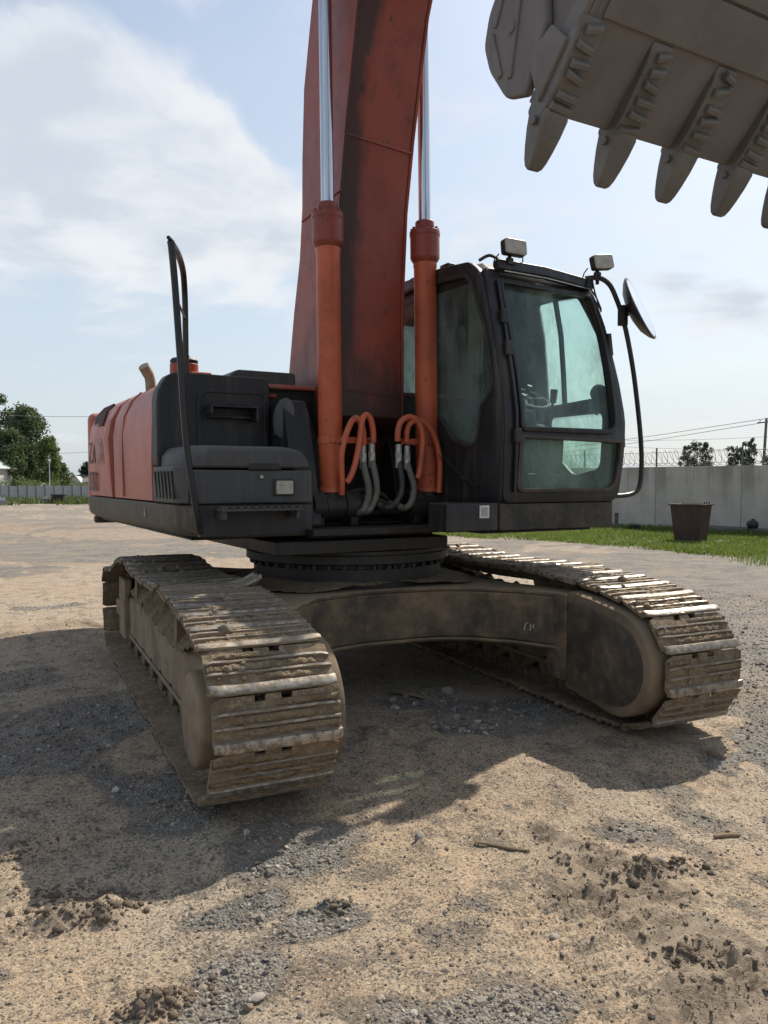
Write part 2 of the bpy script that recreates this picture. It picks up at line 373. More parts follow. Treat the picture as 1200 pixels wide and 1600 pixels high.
def shoe_mat():
    N = NT('track_shoe_steel'); c = N.co(); z = N.n('ShaderNodeSeparateXYZ', {0: c}).outputs[2]
    w = N.n('ShaderNodeNewGeometry').outputs['Position']
    rd = N.rand()
    n1 = N.noise(6, 6, .6, vec=w); n2 = N.noise(26, 8, .66, vec=w)
    mud = N.mix(N.mr(n1, .35, .65), (.235, .172, .108), (.15, .108, .068)); mud = N.mix(N.mr(n2, .48, .64), mud, (.30, .228, .148))
    steel = N.mix(N.mr(n2, .38, .62), (.46, .42, .36), (.20, .165, .125))
    tip = N.m('MULTIPLY', N.mr(N.m('ADD', z, N.m('MULTIPLY', N.m('SUBTRACT', N.m('ADD', N.m('MULTIPLY', n1, .5), N.m('MULTIPLY', n2, .5)), .5), .034)), .017, .025), N.mr(rd, 0, 1, .55, 1.0))
    col = N.mix(tip, mud, steel); col = N.mix(N.mr(rd, .0, 1.0, 0, .35), col, N.mix(.5, col, (.08, .06, .045)))
    r = N.m('ADD', N.mr(tip, 0, 1, .92, .34), N.m('MULTIPLY', N.mr(n2, .4, .6), .12), True)
    h = N.m('MULTIPLY', n2, N.mr(tip, 0, 1, 1, .15))
    return N.out(N.pbsdf(col, r, N.m('MULTIPLY', tip, .75), N.bump(h, .7, .014), .4))
m_shoe = shoe_mat()

def concrete(name, a, b, stain, sc=1.0, st=.6, h=2.0):
    N = NT(name); c = N.co(); rd = N.rand()
    n1 = N.noise(1.1*sc, 6, .6, vec=c); n2 = N.noise(9*sc, 8, .65, vec=c)
    s = N.noise(1.0, 8, .62, vec=N.map(c, scale=(3.2*sc, 3.2*sc, .16*sc)))
    z = N.n('ShaderNodeSeparateXYZ', {0: c}).outputs[2]
    top = N.mr(z, h*.35, h, .10, 1.0)
    col = N.mix(N.mr(n1, .3, .7), a, b)
    col = N.mix(N.m('MULTIPLY', N.m('MULTIPLY', N.mr(s, .42, .60), top), st), col, stain)
    col = N.mix(N.mr(n2, .55, .8, 0, .35), col, stain)
    col = N.mix(N.m('MULTIPLY', rd, .16), col, stain)
    return N.out(N.pbsdf(col, .9, 0, N.bump(n2, .25, .02), .2))
m_conc = concrete('weathered_concrete', (.50, .46, .40), (.39, .36, .31), (.17, .155, .135))
m_conc2 = concrete('grey_fence_concrete', (.44, .44, .42), (.37, .37, .355), (.20, .20, .19), .6, .35)
m_conc3 = concrete('dark_kerb_concrete', (.15, .135, .115), (.11, .10, .09), (.06, .055, .05), 1.5, .3, .5)

def leaf(name, a, b, tr=.35, sc=.8):
    N = NT(name); c = N.co(); n = N.noise(sc, 4, .6, vec=c); t = N.attr('tone')
    col = N.mix(N.mr(n, .3, .7), a, b); col = N.mix(N.m('MULTIPLY', t, .55), col, tuple(x*.45 for x in a))
    d = N.pbsdf(col, .6, 0, None, .3); tl = N.n('ShaderNodeBsdfTranslucent', {'Color': N.mix(.5, col, (.16, .2, .03))}).outputs[0]
    return N.out(N.n('ShaderNodeMixShader', {0: tr, 1: d, 2: tl}).outputs[0])
m_leaf1 = leaf('dense_leaves', (0.075, 0.118, 0.058), (0.118, 0.164, 0.083), 0.25, .3)
m_leaf2 = leaf('light_birch_leaves', (0.117, 0.169, 0.058), (0.156, 0.208, 0.078), 0.35, .4)
m_leaf3 = leaf('grey_green_leaves', (0.085, 0.111, 0.072), (0.130, 0.156, 0.104), 0.3, .4)
m_conif = leaf('dark_needles', (.02, .035, .022), (.03, .05, .03), .1, .5)
m_grass = leaf('grass_blades', (.12, .19, .035), (.18, .235, .055), .45, 1.2)
m_weed = leaf('weed_leaves', (.06, .10, .03), (.10, .14, .045), .3, 1.0)
m_bark = paint('bark', (.10, .085, .07), (.06, .05, .042), rough=.9, sc=3)
m_pole = paint('weathered_pole', (.13, .12, .11), (.09, .082, .075), rough=.9, sc=3)
m_rust = paint('rusty_bin_steel', (.055, .028, .022), (.04, .022, .018), dirt=(.09, .04, .025), dirt_amt=.4, dust_amt=.1, rough=.7, sc=2)
m_wire = paint('wire_steel', (.12, .12, .12), (.09, .09, .09), rough=.5, sc=5)
m_tin = paint('pale_tin_roof', (.42, .47, .45), (.36, .41, .39), dirt_amt=.1, dust_amt=0, rough=.5, sc=.5, streak=.1)
m_wallw = paint('pale_barn_wall', (.5, .5, .48), (.44, .44, .43), dirt_amt=.15, dust_amt=.1, rough=.8, sc=.6)
m_roofg = paint('grey_roof', (.17, .165, .165), (.13, .13, .13), dirt_amt=.2, dust_amt=.05, rough=.8, sc=.5)
m_car = paint('dark_car_paint', (.03, .035, .045), (.03, .034, .042), dirt_amt=.1, dust_amt=.2, rough=.25, sc=2, streak=.05)
m_tyre = paint('tyre_rubber', (.02, .02, .02), (.03, .03, .03), rough=.8, sc=4)
m_glassd = paint('dark_car_glass', (.02, .025, .03), (.02, .025, .03), dirt_amt=0, dust_amt=.1, rough=.1, sc=2, streak=0)
m_log = paint('dark_timber', (.045, .04, .036), (.03, .027, .025), rough=.9, sc=3)
m_stick = paint('dry_wood', (.26, .18, .11), (.19, .13, .08), rough=.9, sc=12)
m_wht = paint('white_pipe_paint', (.65, .65, .63), (.55, .55, .53), rough=.5, sc=2)
# ================================================================== GROUND
def gp(px, py, z=0.0):
    """point of the ground seen at a pixel of the 1200 x 1600 photograph"""
    f = np.array([math.sin(YAW)*math.cos(PITCH), math.cos(YAW)*math.cos(PITCH), math.sin(PITCH)])
    r = np.array([math.cos(YAW), -math.sin(YAW), 0]); u = np.cross(r, f)
    d = f + r*(px-600)/FPX - u*(py-800)/FPX
    return (CAM + d*(z-CAM[2])/d[2])[:2]

def blobs(lst, x, y, wob=.35, s=40):
    """sum of soft blobs (px, py, radius along x, radius along y, weight) with wobbly borders"""
    wx = (fbm(x, y, 1.1, 4, s)-.5)*wob*2; wy = (fbm(x, y, 1.1, 4, s+9)-.5)*wob*2
    t = np.zeros_like(x)
    for px, py, rx, ry, w in lst:
        c = gp(px, py); q = ((x+wx-c[0])/rx)**2+((y+wy-c[1])/ry)**2
        t = np.maximum(t, w*np.exp(-q*1.2)) if w > 0 else t+w*np.exp(-q*1.2)
    return t
GRAV = [(90, 1130, .75, 1.0, 1.0), (30, 1060, .7, .7, .9), (230, 1230, .35, .5, .7), (760, 1110, .85, .55, 1.1), (640, 1090, .5, .4, .8), (1180, 1000, .9, 1.6, 1.1),
        (1180, 1150, .45, .6, 1.0), (1150, 900, 2.2, 2.5, 1.1), (470, 1420, .28, .22, .9), (420, 1520, .14, .22, .9), (380, 1575, .14, .12, .9),
        (640, 1480, .34, .3, .62), (800, 1570, .42, .22, .8), (700, 1400, .2, .3, .5), (60, 950, .7, .35, .9), (20, 1480, .12, .25, .8),
        (250, 865, 3.2, .9, .9), (60, 838, 4.5, 1.2, .8), (120, 810, 9, 3, .6), (1120, 1330, .3, .5, .7), (560, 1330, .2, .16, .45), (430, 1310, .5, .3, .7),
        (330, 1390, .3, .16, .6), (980, 890, 3, 1.6, 1.1), (800, 870, 3, 2, .9), (1100, 1250, .3, .5, .6)]
MUD = [(930, 1380, .45, .4, .9), (1060, 1480, .35, .45, 1.0), (850, 1330, .3, .3, .7), (1100, 1570, .4, .3, 1.0), (720, 1280, .2, .3, .6), (250, 1555, .16, .13, .9),
       (130, 1405, .2, .1, .9), (600, 1150, .35, .45, .8), (900, 1200, .6, .3, .5), (160, 985, .5, .25, .8), (60, 1010, .8, .3, .5), (20, 1380, .12, .12, .7),
       (200, 885, 2.4, .35, .5), (400, 1560, .1, .12, .6), (960, 1440, .22, .18, .9)]
RED = [(490, 1545, .22, .2, .9), (900, 1235, .5, .35, .5), (60, 1000, 1.2, .4, .6), (40, 815, 14, 10, .8), (250, 850, 8, 5, .6), (20, 1440, .15, .2, .5), (760, 1250, .3, .3, .4)]
def masks(x, y):
    big = fbm(x, y, .55, 5, 3); mid = fbm(x, y, 2.3, 5, 7)
    q = ((x-1.28)*.96-(y+2.54)*.74)/1.21+(mid-.5)*1.2                       # everything beyond the right-hand track is gravel
    right = sstep(-.05, .5, q)*1.0
    far = sstep(7, 12.5, np.hypot(x+.5, y+1.5))*(.42+.50*sstep(.42, .62, fbm(x*.6, y*1.1, .4, 5, 15)))
    g = np.clip(np.maximum(np.maximum(blobs(GRAV, x, y), right), far)+(mid-.5)*.9+(big-.5)*.5, 0, 1.2)
    m = np.clip(blobs(MUD, x, y, .2, 60)+(fbm(x, y, 3.1, 5, 21)-.5)*.7, 0, 1.1)
    r = np.clip(blobs(RED, x, y, .25, 80), 0, 1)
    return sstep(.25, .85, g), sstep(.30, .85, m), r
TRX, TRW = 1.367, .31
def height(x, y):
    far = -.92*sstep(12, 66, y+np.clip(-x-4, 0, 40)*.4)
    near = np.exp(-((x/14)**2+(y/12)**2))
    g, m, r = masks(x, y)
    nr = sstep(4.6, 3.0, np.maximum(np.abs(x+.7), np.abs(y+.85)*.95)); g = g*nr; m = m*(.25+.75*nr)
    h = (fbm(x, y, .5, 4, 31)-.5)*.09*near
    h += -.07*np.exp(-((x-1.0)**2/1.2+(y+3.2)**2/.7)) - .07*np.exp(-((x+2.0)**2/.9+(y+2.9)**2/.5)) + .07*np.exp(-((x+2.6)**2/1.5+(y-3.1)**2/.5))
    rid = 1-np.abs(fbm(x, y, 4.5, 4, 51)*2-1)
    h += m*((fbm(x, y, 7, 4, 33)-.5)*.07+(rid-.75)*.05+(np.abs(fbm(x, y, 17, 3, 53)-.5))*.07)
    h += g*(fbm(x, y, 14, 3, 35)-.5)*.03+nr*((fbm(x, y, 9, 3, 37)-.5)*.014+(fbm(x, y, 24, 2, 39)-.5)*.008)
    # prints of the tracks pressed into the softer lane on the right
    a = gp(770, 1275); e = gp(1130, 1600); L = np.hypot(*(e-a)); ux, uy = (e-a)/L
    s_ = (x-a[0])*ux+(y-a[1])*uy; t_ = -(x-a[0])*uy+(y-a[1])*ux+(fbm(x, y, 1.5, 3, 71)-.5)*.2
    lane = sstep(-.1, .3, s_)*sstep(L+.9, L+.4, s_)*sstep(.40, .30, np.abs(t_))*sstep(.36, .56, fbm(x, y, 2.2, 4, 73))
    h += lane*(-.016+.020*np.abs(np.sin(PI*s_/.078+(fbm(x, y, 3, 2, 75)-.5)*2))**2)+.022*np.exp(-((np.abs(t_)-.40)/.07)**2)*sstep(-.1, .3, s_)*fbm(x, y, 4, 3, 77)
    # windrow of mud along the far gravel and small heaps
    for px, py, rx, ry, a in ((130, 1403, .16, .06, .05), (165, 1410, .08, .05, .045), (520, 1400, .05, .05, .03), (1000, 1350, .09, .06, .05), (1060, 1345, .06, .05, .05),
                              (270, 885, 1.2, .10, .07), (120, 985, .30, .07, .06), (660, 1320, .04, .04, .04), (930, 1470, .09, .06, .05), (255, 1560, .09, .06, .04), (860, 1215, .25, .05, .02)):
        c = gp(px, py); h += a*np.exp(-(((x-c[0])/rx)**2+((y-c[1])/ry)**2))*(.6+.8*fbm(x, y, 9, 3, 61))
    # under the tracks the ground stays just below the shoes; beside them it is pressed up a little
    for sx in (-1, 1):
        d = np.abs(x-sx*TRX); inl = sstep(.42, .30, d)*sstep(2.9, 2.3, np.abs(y+.05))
        h = h*(1-inl)+inl*(-.004)
    return h+far

def axis_coords(a, b, st, lim, g=1.07):
    xs = list(np.arange(a, b+1e-6, st)); s = st; v = xs[-1]
    while v < lim: s = min(s*g, 12); v += s; xs.append(v)
    s = st; v = xs[0]; lo = []
    while v > -lim: s = min(s*g, 12); v -= s; lo.append(v)
    return np.array(lo[::-1]+xs)
gx = axis_coords(-4.0, 2.6, .017, 420); gy = axis_coords(-4.3, 2.6, .017, 420)
GX, GY = np.meshgrid(gx, gy); nx, ny = len(gx), len(gy)
GZ = height(GX, GY); MG, MM, MR_ = masks(GX, GY)
idx = np.arange(nx*ny).reshape(ny, nx)
GF = np.stack([idx[:-1, :-1], idx[:-1, 1:], idx[1:, 1:], idx[1:, :-1]], -1).reshape(-1, 4)

def ground_mat():
    N = NT('dirt_and_gravel'); c = N.co()
    g = N.attr('gravel'); m = N.attr('mud'); r = N.attr('red')
    n0 = N.noise(.7, 6, .6, vec=c); n1 = N.noise(5, 8, .65, vec=c); n2 = N.noise(45, 8, .7, vec=c); n3 = N.noise(190, 4, .6, vec=c)
    n4 = N.noise(14, 8, .7, vec=c)
    sand = N.mix(N.mr(n1, .32, .68), (.47, .335, .212), (.31, .24, .168)); sand = N.mix(N.mr(n0, .38, .62), sand, (.40, .325, .24))
    dist = N.mr(N.vm('LENGTH', c, out='Value'), 6, 16); sand = N.mix(N.m('MULTIPLY', dist, .75), sand, N.mix(N.mr(n1, .3, .7), (.315, .262, .212), (.235, .195, .16)))
    sand = N.mix(N.m('MULTIPLY', r, N.mr(n1, .3, .6, .4, 1)), sand, (.235, .155, .10))
    sand = N.mix(N.mr(n4, .48, .64, 0, .5), sand, (.19, .155, .12))
    spk = N.mr(n2, .54, .64); sand = N.mix(N.m('MULTIPLY', spk, .6), sand, (.105, .088, .072))
    sand = N.mix(N.m('MULTIPLY', N.mr(n3, .58, .68), .55), sand, (.44, .38, .30))
    lg = N.noise(2.2, 8, .7, vec=c)
    gr1 = N.n('ShaderNodeSeparateXYZ', {0: N.voro(165, vec=c, out='Color')}).outputs[0]; gr2 = N.n('ShaderNodeSeparateXYZ', {0: N.voro(95, vec=c, out='Color')}).outputs[1]
    sand = N.mix(N.mr(gr1, .84, .90, 0, .7), sand, (.56, .44, .30)); sand = N.mix(N.mr(gr1, .22, .16, 0, .75), sand, (.12, .098, .078)); sand = N.mix(N.mr(gr2, .90, .93, 0, .7), sand, (.10, .088, .075)); sand = N.mix(N.mr(gr2, .08, .05, 0, .7), sand, (.50, .41, .29))
    va = N.voro(70, vec=c, out='Color'); vd = N.voro(70, vec=c); vb = N.voro(150, vec=c, out='Color')
    vs = N.n('ShaderNodeSeparateXYZ', {0: va}).outputs[0]; vs2 = N.n('ShaderNodeSeparateXYZ', {0: vb}).outputs[1]
    peb = N.mix(N.m('MULTIPLY', N.m('ADD', vs, vs2), .5), (.085, .078, .07), (.36, .33, .285))
    peb = N.mix(N.mr(n1, .5, .7, 0, .4), peb, (.30, .235, .16))
    peb = N.mix(N.mr(lg, .42, .62, 0, .55), peb, (.085, .078, .068))
    peb = N.mix(N.mr(N.voro(26, vec=c, out='Color'), .3, .8, 0, .35), peb, (.36, .32, .27))
    peb = N.mix(N.mr(N.noise(.9, 9, .72, vec=N.map(c, scale=(1, 1.6, 1))), .44, .62, 0, .6), peb, (.34, .275, .20))
    gm = N.mr(N.m('ADD', g, N.m('MULTIPLY', N.m('SUBTRACT', n2, .5), 1.1)), .30, .72)
    gm2 = N.m('MAXIMUM', gm, N.mr(N.m('ADD', n1, N.m('MULTIPLY', n2, .8)), .98, 1.08, 0, .7))
    col = N.mix(gm2, sand, peb)
    mud = N.mix(N.mr(n1, .38, .62), (.33, .262, .19), (.20, .155, .11)); mud = N.mix(N.m('MULTIPLY', spk, .6), mud, (.12, .094, .07))
    mm = N.mr(N.m('ADD', m, N.m('MULTIPLY', N.m('SUBTRACT', n1, .5), .9)), .40, .85, 0, .85)
    col = N.mix(mm, col, mud)
    h = N.m('ADD', N.m('MULTIPLY', n2, .55), N.m('ADD', N.m('MULTIPLY', n3, .26), N.m('MULTIPLY', N.m('MULTIPLY', N.m('SUBTRACT', 1.0, vd), gm2), .7)))
    h = N.m('ADD', h, N.m('MULTIPLY', n1, .5))
    return N.out(N.pbsdf(col, N.mr(n1, .3, .7, .8, .97), 0, N.bump(h, 1.0, .026), .25))
m_ground = ground_mat()
ground = kind(np_obj('ground', np.stack([GX, GY, GZ], -1).reshape(-1, 3), GF, m_ground, attrs={'gravel': MG.ravel(), 'mud': MM.ravel(), 'red': MR_.ravel()}), 'structure')

# ------------------------------------------------------------------ loose stones and clods (nobody could count them)
ICO = None
def ico(sub):
    bm = bmesh.new(); bmesh.ops.create_icosphere(bm, subdivisions=sub, radius=1)
    v = np.array([tuple(q.co) for q in bm.verts]); f = np.array([[q.index for q in p.verts] for p in bm.faces]); bm.free(); return v, f
def scatter(name, pts, size, sub, mat, jit, flat=.65, sink=.25, seed=0, parent=None):
    R = np.random.default_rng(seed); v, f = ico(sub); n = len(pts); k = len(v)
    vs = v[None]*(1+R.normal(0, jit, (n, k, 1)))
    sc = np.stack([size*R.uniform(.7, 1.2, n), size*R.uniform(.7, 1.2, n), size*flat*R.uniform(.7, 1.2, n)], -1)
    vs = vs*sc[:, None, :]
    a = R.uniform(0, 2*PI, n); t = R.normal(0, .3, n)
    ct, st = np.cos(t)[:, None], np.sin(t)[:, None]; y, z = vs[..., 1].copy(), vs[..., 2].copy()
    vs[..., 1] = y*ct-z*st; vs[..., 2] = y*st+z*ct
    ca, sa = np.cos(a)[:, None], np.sin(a)[:, None]; x, y = vs[..., 0].copy(), vs[..., 1].copy()
    vs[..., 0] = x*ca-y*sa; vs[..., 1] = x*sa+y*ca
    vs = vs+pts[:, None, :]; vs[..., 2] += (size*flat*(1-2*sink))[:, None]*.5
    F = f[None]+(np.arange(n)*k)[:, None, None]
    o = np_obj(name, vs.reshape(-1, 3), F.reshape(-1, 3), mat, parent, {'tone': np.repeat(R.uniform(0, 1, n), k)}, smooth=sub > 1)
    return kind(o, 'stuff')
def stone_mat():
    N = NT('gravel_stone'); c = N.co(); t = N.attr('tone'); n = N.noise(60, 4, .6, vec=c)
    rp = N.n('ShaderNodeValToRGB', {0: t}); e = rp.color_ramp.elements
    e[0].position = 0; e[0].color = (.085, .077, .07, 1); e[1].position = 1; e[1].color = (.46, .42, .36, 1)
    for p, q in ((.3, (.135, .125, .115, 1)), (.6, (.20, .18, .16, 1)), (.8, (.26, .21, .155, 1))): e.new(p).color = q
    col = N.mix(N.mr(n, .4, .7, 0, .5), rp.outputs[0], (.24, .185, .125))
    return N.out(N.pbsdf(col, .9, 0, N.bump(n, .4, .004), .25))
m_stone = stone_mat()
def lumps(n, area, mask_i, p0, d0, seed):
    R = np.random.default_rng(seed); x = R.uniform(area[0], area[1], n); y = R.uniform(area[2], area[3], n)
    d = np.hypot(x-CAM[0], y-CAM[1]); ms = masks(x, y)
    w = np.clip(p0+(1-p0)*ms[mask_i], 0, 1)*np.clip(d0/d, 0, 1)**2
    k = R.uniform(0, 1, n) < w; x, y, d = x[k], y[k], d[k]
    return np.stack([x, y, height(x, y)], -1), d, R
P, D, R = lumps(620000, (-5, 7, -4.4, 6), 0, .12, 2.9, 3)
S = np.clip(R.lognormal(math.log(.0031), .40, len(P)), .0018, .010)*(1+.07*D)
scatter('gravel', P, S, 1 if False else 1, m_stone, .16, .7, .2, 5) if False else None
def scatter12(name, pts, size, mat, jit, flat, sink, seed):
    """12-vertex stones"""
    R = np.random.default_rng(seed); p = (1+5**.5)/2
    v = np.array([(-1,p,0),(1,p,0),(-1,-p,0),(1,-p,0),(0,-1,p),(0,1,p),(0,-1,-p),(0,1,-p),(p,0,-1),(p,0,1),(-p,0,-1),(-p,0,1)])/1.9
    f = np.array([(0,11,5),(0,5,1),(0,1,7),(0,7,10),(0,10,11),(1,5,9),(5,11,4),(11,10,2),(10,7,6),(7,1,8),(3,9,4),(3,4,2),(3,2,6),(3,6,8),(3,8,9),(4,9,5),(2,4,11),(6,2,10),(8,6,7),(9,8,1)])
    global ico
    old = ico; ico = lambda s: (v, f)
    o = scatter(name, pts, size, 1, mat, jit, flat, sink, seed); ico = old; return o
scatter12('gravel', P, S, m_stone, .17, .72, .2, 5)
# coarser crushed stone in the gravel patches
P, D, R = lumps(60000, (-5, 5, -4.2, 4), 0, .0, 3.4, 4)
ms = masks(P[:, 0], P[:, 1])[0]; k = ms > .55; P, D = P[k], D[k]
S = (1+.9*np.exp(-((P[:, 0]+.3)**2/1.2+(P[:, 1]+1.35)**2/.5)))*np.clip(R.lognormal(math.log(.0066), .40, len(P)), .0035, .02)*(1+.07*D)
scatter12('crushed_stone', P, S, m_stone, .2, .7, .28, 6)
# clods of mud
P, D, R = lumps(34000, (-4.5, 3.5, -4.3, 2.5), 1, .06, 3.0, 5)
S = np.clip(R.lognormal(math.log(.0056), .5, len(P)), .003, .02)
m_clod = earth('mud_clods', (.27, .212, .152), (.19, .15, .108), (.13, .104, .077), 4, .9, .01)
scatter12('mud_clods', P, np.minimum(S, .017), m_clod, .20, .62, .3, 7)
# heaps of clods at the shadow's edge
heap = []
for px, py, n, r in ((120, 1402, 26, .12), (160, 1412, 18, .07), (60, 1385, 10, .10), (1000, 1355, 20, .09), (1055, 1345, 14, .06), (250, 1560, 40, .09), (520, 1405, 8, .05), (20, 1330, 16, .1), (1075, 1480, 14, .06)):
    c = gp(px, py)
    for _ in range(n*6): heap.append((c[0]+random.gauss(0, r), c[1]+random.gauss(0, r*.5)))
heap = np.array(heap); heap = np.column_stack([heap, height(heap[:, 0], heap[:, 1])])
m_heap = earth('dark_clods', (.125, .098, .072), (.16, .122, .088), (.09, .072, .055), 4, .9, .01)
scatter('mud_heaps', heap, np.clip(np.random.default_rng(3).lognormal(math.log(.0062), .5, len(heap)), .0025, .02), 2, m_heap, .085, .75, .25, 8)

def hz(x, y): return float(height(np.array([x]), np.array([y]))[0])
# single stones and sticks one can point at
def stone(px, py, r, label, mat, seed, fl=.7):
    x, y = gp(px, py); v, f = ico(2); R = np.random.default_rng(seed)
    v = v*(1+.22*(fbm(v[:, 0]+seed, v[:, 1]+v[:, 2], 1.3, 3, seed)-.5)[:, None]*2)*np.array([1.2, .85, fl])*r
    mb = MB(); mb.add(v.tolist(), f.tolist()); o = mb.build('stone', mat, smooth=28); o.location = (x, y, hz(x, y)+r*fl*.35); o.rotation_euler = (.1, .15, seed)
    return tag(o, label, 'stone', 'loose stones on the dirt')
m_pale = paint('pale_stone', (.30, .275, .24), (.24, .215, .185), dirt_amt=.2, dust_amt=.1, rough=.9, sc=9)
m_gst = paint('grey_stone', (.24, .225, .205), (.18, .165, .15), dirt_amt=.3, dust_amt=.3, rough=.9, sc=9)
stone(866, 1452, .020, 'small pale stone in the sandy dirt right of centre, below the mud ruts', m_pale, 1)
stone(1030, 1340, .024, 'pale round stone beside the dark mud clod on the right', m_gst, 2, .85)
stone(400, 1552, .026, 'flat grey stone at the gravel patch near the bottom edge', m_pale, 3, .4)
stone(655, 1312, .026, 'dark pointed stone standing alone in the sand', m_gst, 4, 1.1)
stone(1118, 1176, .04, 'brown clod-like stone at the shadow edge before the right track', m_clod, 5, .9)
stone(700, 1085, .05, 'grey lump of crushed stone under the machine belly', m_gst, 6, .7)
def stick(pts, r, label, mat, flat=1.0):
    path = []
    for px, py in pts:
        x, y = gp(px, py); path.append((x, y, hz(x, y)+r*.9))
    mb = MB(); n = len(path); mb.tube(smooth_path(path, 4), [r*(.55+.45*math.sin(PI*(i+.7)/(4*(n-1)+1.6))) for i in range(4*(n-1)+1)], 7, flat=(1, flat))
    return tag(mb.build('stick', mat), label, 'stick', 'sticks on the dirt')
stick([(742, 1314), (775, 1317), (805, 1322), (828, 1325)], .008, 'thin curved dry stick on the sand before the machine', m_stick)
stick([(1116, 1289), (1135, 1286), (1156, 1283)], .012, 'short broken piece of wood on gravel at the right', m_stick)
stick([(612, 1085), (640, 1092), (662, 1097)], .028, 'flat slab of wood lying under the machine in shade', m_stick, .4)
# ================================================================== EXCAVATOR
EX = thing('excavator', 'big orange-red crawler excavator with black cab standing on muddy tracks', 'excavator')
UR = math.radians(4.0)                                    # the upper works are swung a few degrees

# ------------------------------------------------------------------ tracks
def arc(cy, cz, r, a0, a1, n=18):
    return [(cy+r*math.cos(a0+(a1-a0)*i/n), cz+r*math.sin(a0+(a1-a0)*i/n)) for i in range(n+1)]
loop = [(1.80, .036), (.9, .034), (0, .034), (-.9, .034), (-1.85, .038)]
loop += arc(-2.03, .452, .402, -PI/2-.15, -1.5*PI+.12, 20)
loop += [(-1.75, .905), (-1.40, .930), (-.95, .955), (-.5, .935), (0.0, .925), (.45, .955), (.80, .985), (1.1, .955), (1.45, .845), (1.65, .80)]
loop += arc(1.93, .425, .378, PI/2+.05, -PI/2+.05, 18)
LP = np.array(loop+loop[:1]); 
for _ in range(2):                                        # Chaikin
    A = LP[:-1]*.75+LP[1:]*.25; B = LP[:-1]*.25+LP[1:]*.75; LP = np.stack([A, B], 1).reshape(-1, 2); LP = np.vstack([LP, LP[:1]])
# the chain's pins run inside the plates, so the plates spread apart where the track bends
T_ = np.roll(LP[:-1], -2, 0)-np.roll(LP[:-1], 2, 0); T_ /= np.linalg.norm(T_, axis=1)[:, None]; N_ = np.stack([-T_[:, 1], T_[:, 0]], -1)
ctr = LP[:-1].mean(0)
if np.sum((LP[:-1]-ctr)*N_) < 0: N_ = -N_
OFF = .052; LI = LP[:-1]-N_*OFF; LI = np.vstack([LI, LI[:1]])
seg = np.hypot(*np.diff(LI, axis=0).T); cum = np.r_[0, np.cumsum(seg)]; TOT = cum[-1]
NSH = int(round(TOT/.2225)); PIT = TOT/NSH
def at_in(s):
    s = s % TOT; i = min(np.searchsorted(cum, s, 'right')-1, len(seg)-1); t = (s-cum[i])/seg[i]; return LI[i]*(1-t)+LI[i+1]*t
def at_path(s):
    a, b = at_in(s-PIT*.5), at_in(s+PIT*.5); d = (b-a)/np.linalg.norm(b-a); n = np.array([-d[1], d[0]])
    if np.sum((LP[:-1]-ctr)*np.stack([-T_[:, 1], T_[:, 0]], -1)) < 0: n = -n
    return (a+b)/2+n*OFF, d
PROF = [(-.098, -.014), (.097, -.014), (.113, -.003), (.118, .004), (.056, .006), (.051, .025), (.040, .025), (.034, .006), (-.010, .006), (-.015, .025), (-.026, .025),
        (-.031, .006), (-.075, .006), (-.088, .031), (-.120, .034), (-.135, .027), (-.137, .012), (-.116, .004)]
ST = [-.31, -.304, -.27, -.23, -.19, -.15, -.112, -.110, -.085, -.06, -.058, -.02, .018, .020, .045, .07, .072, .11, .15, .19, .23, .27, .304, .31]
def shoe_mesh(seed):
    R = random.Random(seed); mb = MB(); rings = []
    a1, a2, a3 = R.uniform(0, 6), R.uniform(0, 6), R.uniform(0, 6)
    dent = {i: (.0022*math.sin(x*9+a1)-.002+.001*math.sin(x*37+a2), .0012*math.sin(x*13+a2)+.001*math.sin(x*41+a3)) for i, x in enumerate(ST)}
    for i, x in enumerate(ST):
        notch = (-.111 < x < -.059) or (.019 < x < .071)
        e = abs(x) > .307
        rg = []
        for y, z in PROF:
            yy = min(y, .086) if notch else y
            zz = z
            if abs(x) > .30: yy = yy*.91-.004
            if z > .02:
                zz = z+dent[i][0]*.7-(.004 if e else 0); yy += dent[i][1]
            if R.random() < .12: zz -= .002
            rg.append((x, yy*PIT/.226, zz))
        rings.append(rg)
    mb.loft(rings)
    for bx_ in (-.135, .135):
        for by_ in (-.05, .012): mb.cyl((bx_, by_, .004), (bx_, by_, .017), .013, n=6)
    return mb.mesh('track_shoe', m_shoe, 40)
SHOES = [shoe_mesh(i) for i in range(6)]
# one bent shoe, its inner corner turned up
bent = MB()
bent.loft([[(x, y*PIT/.226, z+max(0, x-.12)**2*1.6) for y, z in PROF] for x in [-.31, -.2, -.1, 0, .1, .16, .2, .24, .28, .31]]); BENT = bent.mesh('track_shoe', m_shoe, 40)

